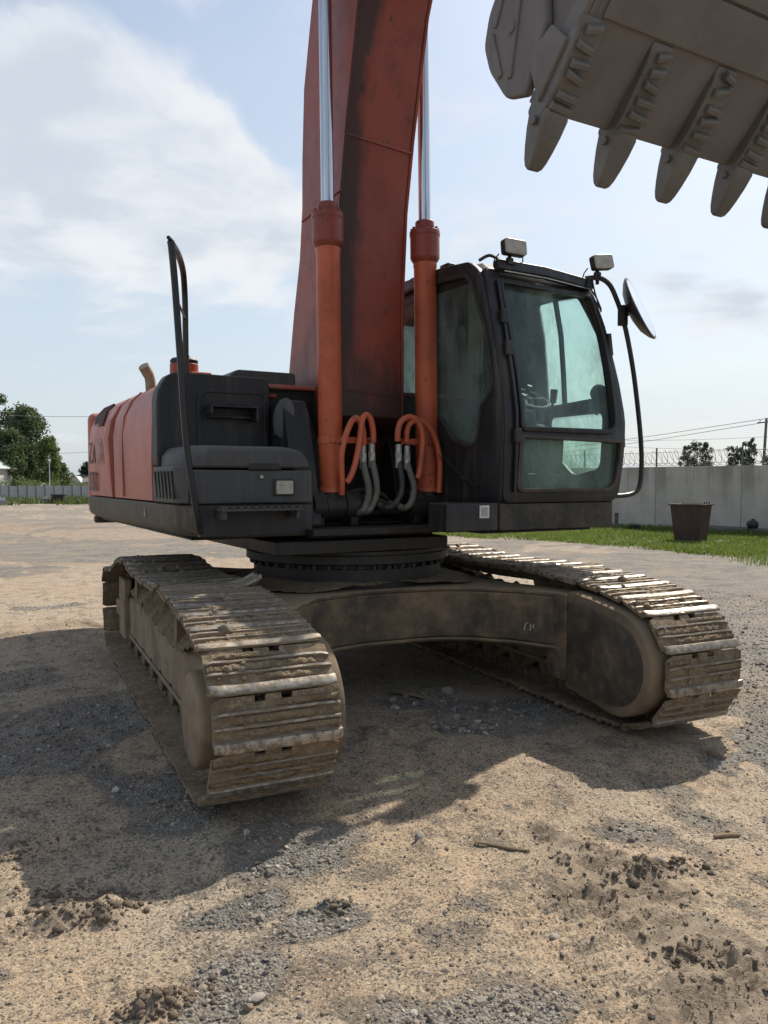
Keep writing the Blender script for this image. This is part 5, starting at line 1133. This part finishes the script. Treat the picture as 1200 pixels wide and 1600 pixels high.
# ------------------------------------------------------------------ right-hand concrete wall
WA = np.array([17.87, 10.36]); WB = np.array([16.71, 15.54]); wd = (WB-WA)/np.linalg.norm(WB-WA); wn2 = np.array([-wd[1], wd[0]]); 
if np.dot(wn2, CAM[:2]-WA) < 0: wn2 = -wn2
def wall_t(px):
    r = FX+RX*(px-600)/FPX; M = np.array([[wd[0], -r[0]], [wd[1], -r[1]]]); return np.linalg.solve(M, CAM[:2]-WA)[0]
wang = math.atan2(wd[1], wd[0])
t0, t1 = wall_t(1160), wall_t(1026); PL = t1-t0
wall = thing('concrete_wall', 'long stained grey concrete panel wall behind the cab on the right', 'wall', (*(WA+wd*t0), 0), wang)
pm = MB(); pm.box(.004, PL-.004, -.08, .08, -.25, 2.075)
pmesh = pm.mesh('wall_panel', m_conc, 35)
for k in range(-4, 10):
    o = bpy.data.objects.new('wall_panel', pmesh); COL.objects.link(o); o.parent = wall; o.location = (k*PL, (0.004 if k % 2 else 0), -max(0, k-3)*.05)
    b = o.modifiers.new('bevel', 'BEVEL'); b.width = .012; b.segments = 1
if np.dot(np.array([-math.sin(wang), math.cos(wang)]), wn2) > 0: fs_ = 1
else: fs_ = -1
kb = MB(); R = random.Random(4)
kerb = thing('concrete_kerb', 'low dark broken concrete ledge along the wall foot right of the bin', 'kerb', (*(WA+wd*t0+wn2*.40), 0), wang)
k1 = wall_t(1108)-t0
for i in range(4):
    x0 = k1-1.6-i*1.62; mb = MB(); mb.box(x0, x0+1.58, -.24, .24, -.1, .22+R.uniform(-.03, .05)); o = mb.build('block', m_conc3, kerb, bevel=.03); o.rotation_euler = (R.uniform(-.03, .03), R.uniform(-.02, .02), 0)
# razor wire
rw = thing('razor_wire', 'coiled razor wire on thin posts along the top of the concrete wall', 'razor wire', (*(WA+wd*t0), 2.09), wang)
coil = MB(); pth = []
Lw = PL*11.8; n = int(Lw/.42*16)
for i in range(n):
    a = i/16*2*PI; x = -PL*2+Lw*i/n; rr = .25+.02*math.sin(i*.7); pth.append((x+.10*math.sin(a), math.cos(a)*rr, .27+math.sin(a)*rr))
coil.tube(pth, .008, 4); pth = [(p[0]+.19, p[1]*.9, .25+(p[2]-.27)*.92) for p in pth[::-1]]; coil.tube(pth, .007, 4)
coil.build('coil', m_wire, rw)
pst = MB(); pst.box(-.02, .02, -.02, .02, -.1, .62); p0 = None
for k in range(-2, 9):
    if p0 is None: p0 = pst.build('post', m_wire, rw); o = p0
    else: o = copy_obj(p0, rw)
    o.location = (PL*(k+1)+.02, 0, 0)
ln_ = MB()
for z in (.10, .46): ln_.tube([(-PL*2, 0, z), (PL*9.8, 0, z)], .005, 4)
ln_.build('line_wire', m_wire, rw)
# bin
bx, by = gp(1079, 847); bn = thing('metal_bin', 'rusty dark brown tapered metal bin standing in grass before the wall', 'bin', (bx, by, 0), YAW*-1+math.radians(50))
b_ = MB(); rg = lambda h, s: [(-s, -s, h), (s, -s, h), (s, s, h), (-s, s, h)]
b_.loft([rg(0, .315), rg(1.0, .41), rg(1.0, .385), rg(.06, .29)], True); b_.build('body', m_rust, bn, bevel=.012)
for s in (-1, 1):
    r_ = MB(); r_.box(-.445, .445, s*.43-.02, s*.43+.02, .975, 1.01); r_.build('rim', m_rust, bn, bevel=.005)
    r_ = MB(); r_.box(s*.43-.0195, s*.43+.0195, -.408, .408, .976, 1.012); r_.build('rim', m_rust, bn, bevel=.005)
for a in (-.18, 0, .2): r_ = MB(); r_.cyl((a, -.40, 1.01), (a, -.40, 1.07), .014, n=8); r_.build('bolt', m_rust, bn)
# things left along the wall
x, y = wp(1177, 23.2); mb = MB(); v, f = ico(3); v = v*(1+.35*(fbm(v[:, 0]*2+5, v[:, 1]*2+v[:, 2], 1.4, 3, 9)-.5)[:, None])*np.array([.17, .15, .15]); v[:, 2] = np.maximum(v[:, 2], -.10)
mb.add(v.tolist(), f.tolist()); mb.cyl((0, 0, .09), (.03, .01, .15), .02, .06, 8); o = mb.build('rubbish_bag', m_black, smooth=50); o.location = (x, y, .32); tag(o, 'small dark tied rubbish bag on the concrete ledge at the wall', 'bag')
x, y = wp(992, 25.4); LATE = (x, y)
x, y = wp(963, 25.0); mb = MB(); mb.box(-.04, .04, -.05, .05, 0, .62); o = mb.build('wooden_post', m_bark, bevel=.008); o.location = (x, y, -.02); o.rotation_euler = (0, .06, .3); tag(o, 'short dark post leaning against the wall beside the cab', 'post')

# ------------------------------------------------------------------ grass
def x_edge(y): return np.interp(y, [-6, 0, 4.66, 8.06, 9.96, 13.06, 16, 25, 40], [11.2, 10.9, 10.76, 10.9, 10.75, 8.56, 7.6, 6.5, 5])
def x_wall(y): return WA[0]+wd[0]/wd[1]*(y-WA[1])
def blades(name, X, Y, H, Wd, mat, seed, lean=.45):
    R = np.random.default_rng(seed); n = len(X); Z = height(X, Y); a = R.uniform(0, 2*PI, n); l = R.normal(0, lean, (n, 2))*H[:, None]
    dx, dy = np.cos(a)*Wd, np.sin(a)*Wd
    V = np.empty((n, 5, 3)); V[:, 0] = np.stack([X-dx, Y-dy, Z-.01], -1); V[:, 1] = np.stack([X+dx, Y+dy, Z-.01], -1)
    mx, my = X+l[:, 0]*.35, Y+l[:, 1]*.35
    V[:, 2] = np.stack([mx+dx*.8, my+dy*.8, Z+H*.6], -1); V[:, 3] = np.stack([mx-dx*.8, my-dy*.8, Z+H*.6], -1)
    V[:, 4] = np.stack([X+l[:, 0], Y+l[:, 1], Z+H], -1)
    b = (np.arange(n)*5)[:, None, None]; F = np.array([(0, 1, 2), (0, 2, 3), (3, 2, 4)])[None]+b
    return kind(np_obj(name, V.reshape(-1, 3), F.reshape(-1, 3), mat, None, {'tone': np.repeat(R.uniform(0, 1, n), 5)}, smooth=False), 'stuff')
R = np.random.default_rng(21); n = 210000; Y = R.uniform(1, 30, n); X = R.uniform(4, 20, n)
e = x_edge(Y)+(fbm(X, Y, .8, 4, 90)-.5)*2.2; den_ = sstep(-.1, .55, X-e)*(.35+.65*sstep(.35, .55, fbm(X, Y, .9, 4, 91)))
k = (R.uniform(0, 1, n) < den_) & (X < x_wall(Y)-.1); X, Y = X[k], Y[k]
hgt = (.05+.10*fbm(X, Y, .7, 3, 92)+.16*sstep(1.5, .1, x_wall(Y)-X)*fbm(X, Y, 1.5, 3, 93))*R.uniform(.6, 1.3, len(X))
blades('grass', X, Y, hgt, R.uniform(.008, .016, len(X)), m_grass, 22)
# far-left weeds before the fence
n = 16000; Y = R.uniform(72, 89, n); X = R.uniform(-26, 14, n); k = R.uniform(0, 1, n) < sstep(.42, .62, fbm(X, Y, .25, 4, 95))*sstep(78, 87, Y)+.25*sstep(84, 86, Y); X, Y = X[k], Y[k]
blades('tall_grass', X, Y, R.uniform(.25, .8, len(X)), R.uniform(.04, .09, len(X)), m_weed, 23)

# ------------------------------------------------------------------ foliage
def leaves(centres, radii, n, size, seed):
    R = np.random.default_rng(seed); m = len(centres); ci = R.integers(0, m, n); d = R.normal(0, 1, (n, 3)); d /= np.linalg.norm(d, axis=1)[:, None]
    rr = R.uniform(0, 1, n)**.55; P = np.asarray(centres)[ci]+d*rr[:, None]*np.asarray(radii)[ci]
    u = R.normal(0, 1, (n, 3)); u /= np.linalg.norm(u, axis=1)[:, None]; w = np.cross(u, R.normal(0, 1, (n, 3))); w /= np.linalg.norm(w, axis=1)[:, None]
    s = size*R.uniform(.6, 1.4, n)[:, None]; V = np.stack([P-u*s, P+w*s*.55, P+u*s, P-w*s*.55], 1)
    return V.reshape(-1, 3), np.arange(n*4).reshape(n, 4), np.repeat(R.uniform(0, 1, n), 4)
def tree(name, label, px, d, top_py, cw_, leafm, n, size, seed, shape='round', group=None, base=None, stems=1, low=.18):
    x, y = wp(px, d); zb = hz(x, y) if base is None else base; H = zpx(top_py, d)-zb; W_ = cw_/FPX*d/2
    t = thing(name, label, 'tree', (x, y, zb), 0, group); R = random.Random(seed); tk_ = MB(); cen = []; rad = []
    for s in range(stems):
        ox = (s-(stems-1)/2)*W_*1.15/max(1, stems-1) if stems > 1 else 0; hs = H*(1 if stems == 1 else R.uniform(.82, 1.0)); r0 = H*.018
        tip = (ox*1.25+R.gauss(0, .03)*W_, R.gauss(0, .05)*W_, hs*.95)
        pth_ = smooth_path([(ox*.4, 0, -.1), (ox*.7, 0, hs*.3), (ox*1.05, 0, hs*.6), tip], 4); tk_.tube(pth_, [r0*(1-.85*i/(len(pth_)-1)) for i in range(len(pth_))], 8)
        for k in range(60 if stems == 1 else 34):
            f = R.uniform(low, .97); ww = (W_ if stems == 1 else W_/stems*1.25)
            if shape == 'round': prof = math.sin(PI*min(1, (f-low)/(1-low)*.80+.16))**.7
            elif shape == 'cone': prof = (1-(f-low)/(1-low))*.95+.05
            else: prof = .35+.65*math.sin(PI*min(1, (f-low)/(1-low)*.8+.2))
            a = R.uniform(0, 2*PI); q = R.uniform(.35, .95)*ww*prof; cx_ = ox*(.7+.5*f)+math.cos(a)*q; cy_ = math.sin(a)*q; cz_ = f*hs
            b0 = (ox*(.5+.5*f), 0, cz_-q*.6)
            if q > .3*W_ and k % 3 == 0: tk_.tube(smooth_path([b0, ((b0[0]+cx_)/2, cy_/2, (b0[2]+cz_)/2+.05*q), (cx_, cy_, cz_)], 3), [r0*.4, r0*.33, r0*.28, r0*.22, r0*.18, r0*.14, r0*.1], 5)
            cen.append((cx_, cy_, cz_)); rr = ww*R.uniform(.26, .52)*(.6+.4*prof); rad.append((rr, rr, rr*R.uniform(.8, 1.5)))
    tk_.build('trunk', m_bark, t); V, F, tn_ = leaves(cen, rad, n, size, seed); np_obj('crown', V, F, leafm, t, {'tone': tn_}, smooth=False); return t
V, F, tn_ = leaves([(0, 0, .10), (.12, 0, .08), (-.1, .05, .06)], [(.16, .14, .14)]*3, 500, .022, 77); o = np_obj('dark_tuft', V, F, m_conif, None, {'tone': tn_}, smooth=False); o.location = (*LATE, .02); tag(o, 'small dark tuft at the wall foot just right of the cab', 'tuft')
G1 = 'trees behind the fence on the left'
tree('leafy_tree', 'tall dense dark green tree behind the left fence beside the tin-roofed barn', 42, 118, 636, 80, m_leaf1, 14400, .20, 1, group=G1)
tree('leafy_tree', 'tallest tree at the left picture edge above the barn roof', -6, 122, 618, 70, m_leaf1, 11200, .21, 2, group=G1)
tree('leafy_tree', 'lower bushy tree just behind the barn, light green', 14, 112, 672, 60, m_leaf1, 8000, .19, 3, group=G1)
tree('birch_tree', 'slim light green birch between the dark trees and the grey roof', 76, 112, 683, 42, m_leaf2, 6720, .17, 4, 'spindle', G1)
tree('leafy_tree', 'round low tree right of the birch beside the lamp post', 92, 116, 722, 34, m_leaf1, 4160, .17, 5, group=G1)
tree('dark_tree', 'dark bushy tree partly hidden by the machine tail beyond the grey roof', 140, 132, 724, 38, m_conif, 4800, .2, 6, group=G1)
G2 = 'trees beyond the right wall'
tree('poplar_tree', 'grey-green tree with three slim stems above the wall beside the bin', 1088, 62, 683, 62, m_leaf3, 8000, .075, 7, 'spindle', G2, -.3, 3, .3)
tree('poplar_tree', 'fuller grey-green tree above the wall just left of the utility pole', 1158, 60, 682, 66, m_leaf3, 9000, .075, 8, 'spindle', G2, -.3, 4, .3)
tree('poplar_tree', 'low grey-green tree at the right picture edge behind the utility pole', 1206, 64, 702, 40, m_leaf3, 4500, .075, 9, 'spindle', G2, -.3, 2, .3)
# far-off wood, one mass
cen = []; rad = []; R = random.Random(12)
for k in range(420):
    px = -500+k*5.0; d = R.uniform(240, 300); x, y = wp(px, d); cen.append((x, y, -1+R.uniform(0, 3.2))); rad.append((4, 4, R.uniform(1.6, 3)))
V, F, tn_ = leaves(cen, rad, 26000, .55, 33); kind(np_obj('distant_wood', V, F, m_leaf1, None, {'tone': tn_}, smooth=False), 'stuff')
cen = []; rad = []
for k in range(90):
    px = R.choice([R.uniform(-40, 40), R.uniform(100, 145), R.uniform(20, 140)]); x, y = wp(px, R.uniform(89, 93.5)); cen.append((x, y, hz(x, y)+R.uniform(.1, .45))); rad.append((.7, .5, R.uniform(.25, .6)))
V, F, tn_ = leaves(cen, rad, 7000, .07, 35); kind(np_obj('weeds', V, F, m_weed, None, {'tone': tn_}, smooth=False), 'stuff')
cen = []; rad = []
for k in range(40):
    px = R.uniform(-20, 190); x, y = wp(px, R.uniform(97, 104)); cen.append((x, y, R.uniform(-.6, 1.6))); rad.append((1.2, 1.0, R.uniform(.4, .8)))
V, F, tn_ = leaves(cen, rad, 5000, .10, 36); kind(np_obj('shrubs', V, F, m_leaf2, None, {'tone': tn_}, smooth=False), 'stuff')

# ------------------------------------------------------------------ left: fence, barn, house, car, heap
DF = 95.0
fence = thing('concrete_fence', 'low grey concrete panel fence across the far left of the yard', 'fence', (0, 0, 0))
pn_ = MB(); pn_.box(-.52, .52, -.05, .05, 0, 1.90); pn_.box(-.44, .44, -.065, -.051, .15, 1.75); pmesh = pn_.mesh('fence_panel', m_conc2, 35)
po_ = MB(); po_.box(-.045, .045, -.07, .07, 0, 1.98); pomesh = po_.mesh('fence_post', m_conc3, 35); fa = -YAW+math.radians(1)
for i in range(34):
    px = -190+i*14.1; x, y = wp(px, DF); z = -.95
    o = bpy.data.objects.new('fence_panel', pmesh); COL.objects.link(o); o.parent = fence; o.location = (x, y, z+random.uniform(-.02, .02)); o.rotation_euler = (random.uniform(-.012, .012), 0, fa)
    x, y = wp(px+7.05, DF); o = bpy.data.objects.new('fence_post', pomesh); COL.objects.link(o); o.parent = fence; o.location = (x, y, z); o.rotation_euler = (0, 0, fa)
def hip_building(name, label, px0, px1, d, depth, z_eave, z_ridge, wallm, roofm, ov=.5, rk=.28, base=-1.0):
    A = wp(px0, d); B = wp(px1, d); L = np.linalg.norm(B-A); t = thing(name, label, 'building', (*((A+B)/2), base), -YAW)
    w = MB(); w.box(-L/2, L/2, 0, depth, 0, z_eave-base); w.build('wall', wallm, t)
    h = z_eave-base; r = MB(); a = L/2+ov
    E0 = [(-a, -ov, h), (a, -ov, h), (a, depth+ov, h), (-a, depth+ov, h)]; rl_ = L*rk; T = [(-rl_, depth/2, z_ridge-base), (rl_, depth/2, z_ridge-base)]
    E1 = [(x, y, z-.12) for x, y, z in E0]
    r.add(E0+T+E1, [(0, 1, 5, 4), (1, 2, 5), (2, 3, 4, 5), (3, 0, 4), (0, 6, 7, 1), (1, 7, 8, 2), (2, 8, 9, 3), (3, 9, 6, 0), (6, 9, 8, 7)]); ro = r.build('roof', roofm, t, smooth=20)
    return t, L, h, ro
bt_, L, h, ro = hip_building('barn', 'pale barn with light tin roof at the left picture edge behind the fence', -160, -8, 106, 5, zpx(730.5, 106), zpx(706, 106), m_wallw, m_tin, .5, .34)
for i in range(30):                                        # standing seams of the tin roof
    x = -L/2+L*(i+.5)/30; rib = MB(); k = min(1, max(0, (L/2-abs(x))/(L/2-L*.34))); rib.bar([(x, -.5, h+.03), (x*(1 if k < 1 else 1), 2.5*k*.98, h+(zpx(706, 106)-zpx(730.5, 106))*k*.98+.03)], .05, .05); rib.build('roof_seam', m_tin, ro)
for zz in (1.15,): bd = MB(); bd.box(-L/2-.02, L/2+.02, -.03, -.004, h-1.55, h-1.45); bd.build('band', m_conc3, bt_)
for dx in (.9, 3.2, 5.5): bd = MB(); bd.box(L/2-dx-.03, L/2-dx+.03, -.02, -.003, .1, h-1.6); bd.build('wall_joint', m_conc3, bt_)
ht, L, h, ro = hip_building('house', 'grey hip-roofed house behind the fence, half hidden by the machine tail', 98, 176, 128, 8, zpx(752.5, 128), zpx(737, 128), m_wallw, m_roofg, .4, .22)
dm_ = MB(); zz = h; dm_.prism([(-.9, zz-.1), (.9, zz-.1), (0, zz+.95)], 'y', -.9, 1.2, Matrix.Translation((-1.55, 0, 0))); dm_.build('gable', m_wallw, ht)
for x in (-1.55, .8): w_ = MB(); w_.box(x-.4, x+.4, -.04, -.004, .5, 1.7); wo = w_.build('window', m_glassd, ht)
ch_ = MB(); ch_.box(-.1, .25, 4.2, 4.6, h+1.0, h+2.1); ch_.build('chimney', m_conc3, ro)
# lamp post, white bent pipe
x, y = wp(78, 96.5); pl_ = MB(); pl_.cyl((0, 0, -.2), (0, 0, zpx(722, 96.5)+.95), .07, .05, 10); lp = thing('lamp_post', 'thin pale post standing in front of the birch behind the fence', 'post', (x, y, -.95)); pl_.build('pole', m_wallw, lp); hd_ = MB(); hd_.box(-.3, .05, -.06, .06, zpx(722, 96.5)+.93, zpx(722, 96.5)+1.0); hd_.build('lamp_head', m_wallw, lp)
x, y = wp(68, 95.4); o = MB(); o.tube(smooth_path([(.25, 0, 1.6), (-.05, 0, 1.6), (-.2, 0, 1.75), (-.2, 0, 2.0), (-.05, 0, 2.13), (.25, 0, 2.15)], 5), .055, 8); o = o.build('bent_pipe', m_wht); o.location = (x, y, -.95); tag(o, 'small white bent pipe on top of the left fence', 'pipe')
# dark heap before the fence
x, y = wp(92, 86); zb = hz(x, y); hp = thing('timber_stack', 'dark stack of short timber in weeds before the left fence', 'stack', (x, y, zb), -YAW)
R = random.Random(8)
for i in range(5):
    for j in range(8):
        lg = MB(); lg.cyl((-.62+j*.18+R.gauss(0, .01), -.5, .12+i*.19), (-.62+j*.18, .5, .12+i*.19), .088, n=8); lg.build('log', m_log, hp)
cv = MB(); cv.box(-.85, .80, -.55, .55, 1.02, 1.07); cv.build('cover', m_log, hp)
x, y = wp(73, 86.5); v, f = ico(3); v = v*(1+.5*(fbm(v[:, 0]*2+5, v[:, 1]*2+v[:, 2]*2, 1.4, 3, 29)-.5)[:, None])*np.array([.75, .5, .62]); v[:, 2] = np.maximum(v[:, 2], -.1)
mb = MB(); mb.add(v.tolist(), f.tolist()); o = mb.build('scrap_heap', m_conc3, smooth=30); o.location = (x, y, hz(x, y)+.1); tag(o, 'dark grey rounded heap left of the timber stack before the fence', 'heap')
# car
x, y = wp(-36, 70); car = thing('parked_car', 'dark car at the far left edge parked on the dirt yard', 'car', (x, y, hz(x, y)), -YAW+math.radians(8))
bd = MB(); bd.prism(rpoly([(-2.1, .28), (2.12, .28), (2.2, .55), (2.15, .92), (1.75, .98), (-1.1, .98), (-2.05, .80), (-2.18, .5)], .10, 3), 'y', -.86, .86); bd.prism(rpoly([(-1.15, .96), (1.85, .96), (1.35, 1.42), (-.45, 1.44)], .10, 3), 'y', -.72, .72); bd.build('body', m_car, car, bevel=.06, seg=3)
for s in (-1, 1): g = MB(); g.prism(rpoly([(-.98, 1.0), (.30, 1.0), (.30, 1.36), (-.42, 1.37)], .05, 2), 'y', s*.715, s*.728); g.prism(rpoly([(.40, 1.0), (1.55, 1.0), (1.25, 1.36), (.40, 1.36)], .05, 2), 'y', s*.715, s*.728); g.build('window', m_glassd, car)
for a in (-1.3, 1.35):
    for s in (-1, 1):
        w_ = MB(); w_.lathe([(.1, -.09), (.30, -.10), (.32, -.07), (.32, .07), (.30, .10), (.1, .09)], (a, s*.78, .32), (0, 1, 0), 20); wo = w_.build('wheel', m_tyre, car); rm = MB(); rm.cyl((a, s*.87, .32), (a, s*.892, .32), .19, .17, 16); rm.build('rim', m_ferr, wo)
tl_ = MB(); tl_.box(2.06, 2.17, -.82, -.60, .70, .90); tl_.build('tail_light', m_orange, car, bevel=.01)
# utility pole and wires on the right
x, y = wp(1189, 58); ztop = zpx(653, 58); up3 = thing('utility_pole', 'leaning weathered utility pole behind the wall at the right edge', 'pole', (x, y, -.4))
pl_ = MB(); pl_.cyl((0, 0, -.3), (.30, -.1, ztop+.4), .13, .09, 10); pl_.build('pole', m_pole, up3)
ca = MB(); ca.bar([(-.38, .1, ztop+.05), (.85, -.3, ztop+.12)], .07, .09); ca.build('crossarm', m_pole, up3)
for a in (-.30, .75): i_ = MB(); i_.cyl((a, -.05, ztop+.14), (a, -.05, ztop+.30), .05, .035, 8); i_.build('insulator', m_wht, up3)
def wire(name, pts, r, label):
    P = [Vector(p) for p in pts]; path = []
    for a, b in zip(P, P[1:]):
        for i in range(9): t = i/8; q = a.lerp(b, t); q.z -= (b-a).length*.014*4*t*(1-t); path.append(tuple(q))
    mb = MB(); mb.tube(path, r, 5); return tag(mb.build(name, m_wire), label, 'wire', 'overhead wires')
def wz(px, py, d): x, y = wp(px, d); return (x, y, zpx(py, d))
wire('overhead_wire', [wz(1240, 648, 52), (x+.2, y, ztop-.05), wz(560, 712, 150)], .022, 'upper overhead wire running left from the pole top above the wall')
wire('overhead_wire', [wz(1240, 655, 52), (x+.2, y, ztop-.32), wz(560, 722, 150)], .022, 'second overhead wire just under the pole top above the wall')
wire('overhead_wire', [wz(1260, 678, 75), wz(900, 686, 85), wz(620, 690, 95)], .016, 'faint level overhead wire low over the right wall')
wire('overhead_wire', [wz(1260, 700, 75), wz(900, 693, 85), wz(620, 688, 95)], .016, 'lowest faint overhead wire behind the razor wire')
wire('overhead_wire', [wz(20, 649, 100), wz(200, 648, 110)], .03, 'higher overhead wire at left above the machine tail')
wire('overhead_wire', [wz(84, 708, 104), wz(200, 700, 110)], .025, 'lower overhead wire at left between birch and machine tail')
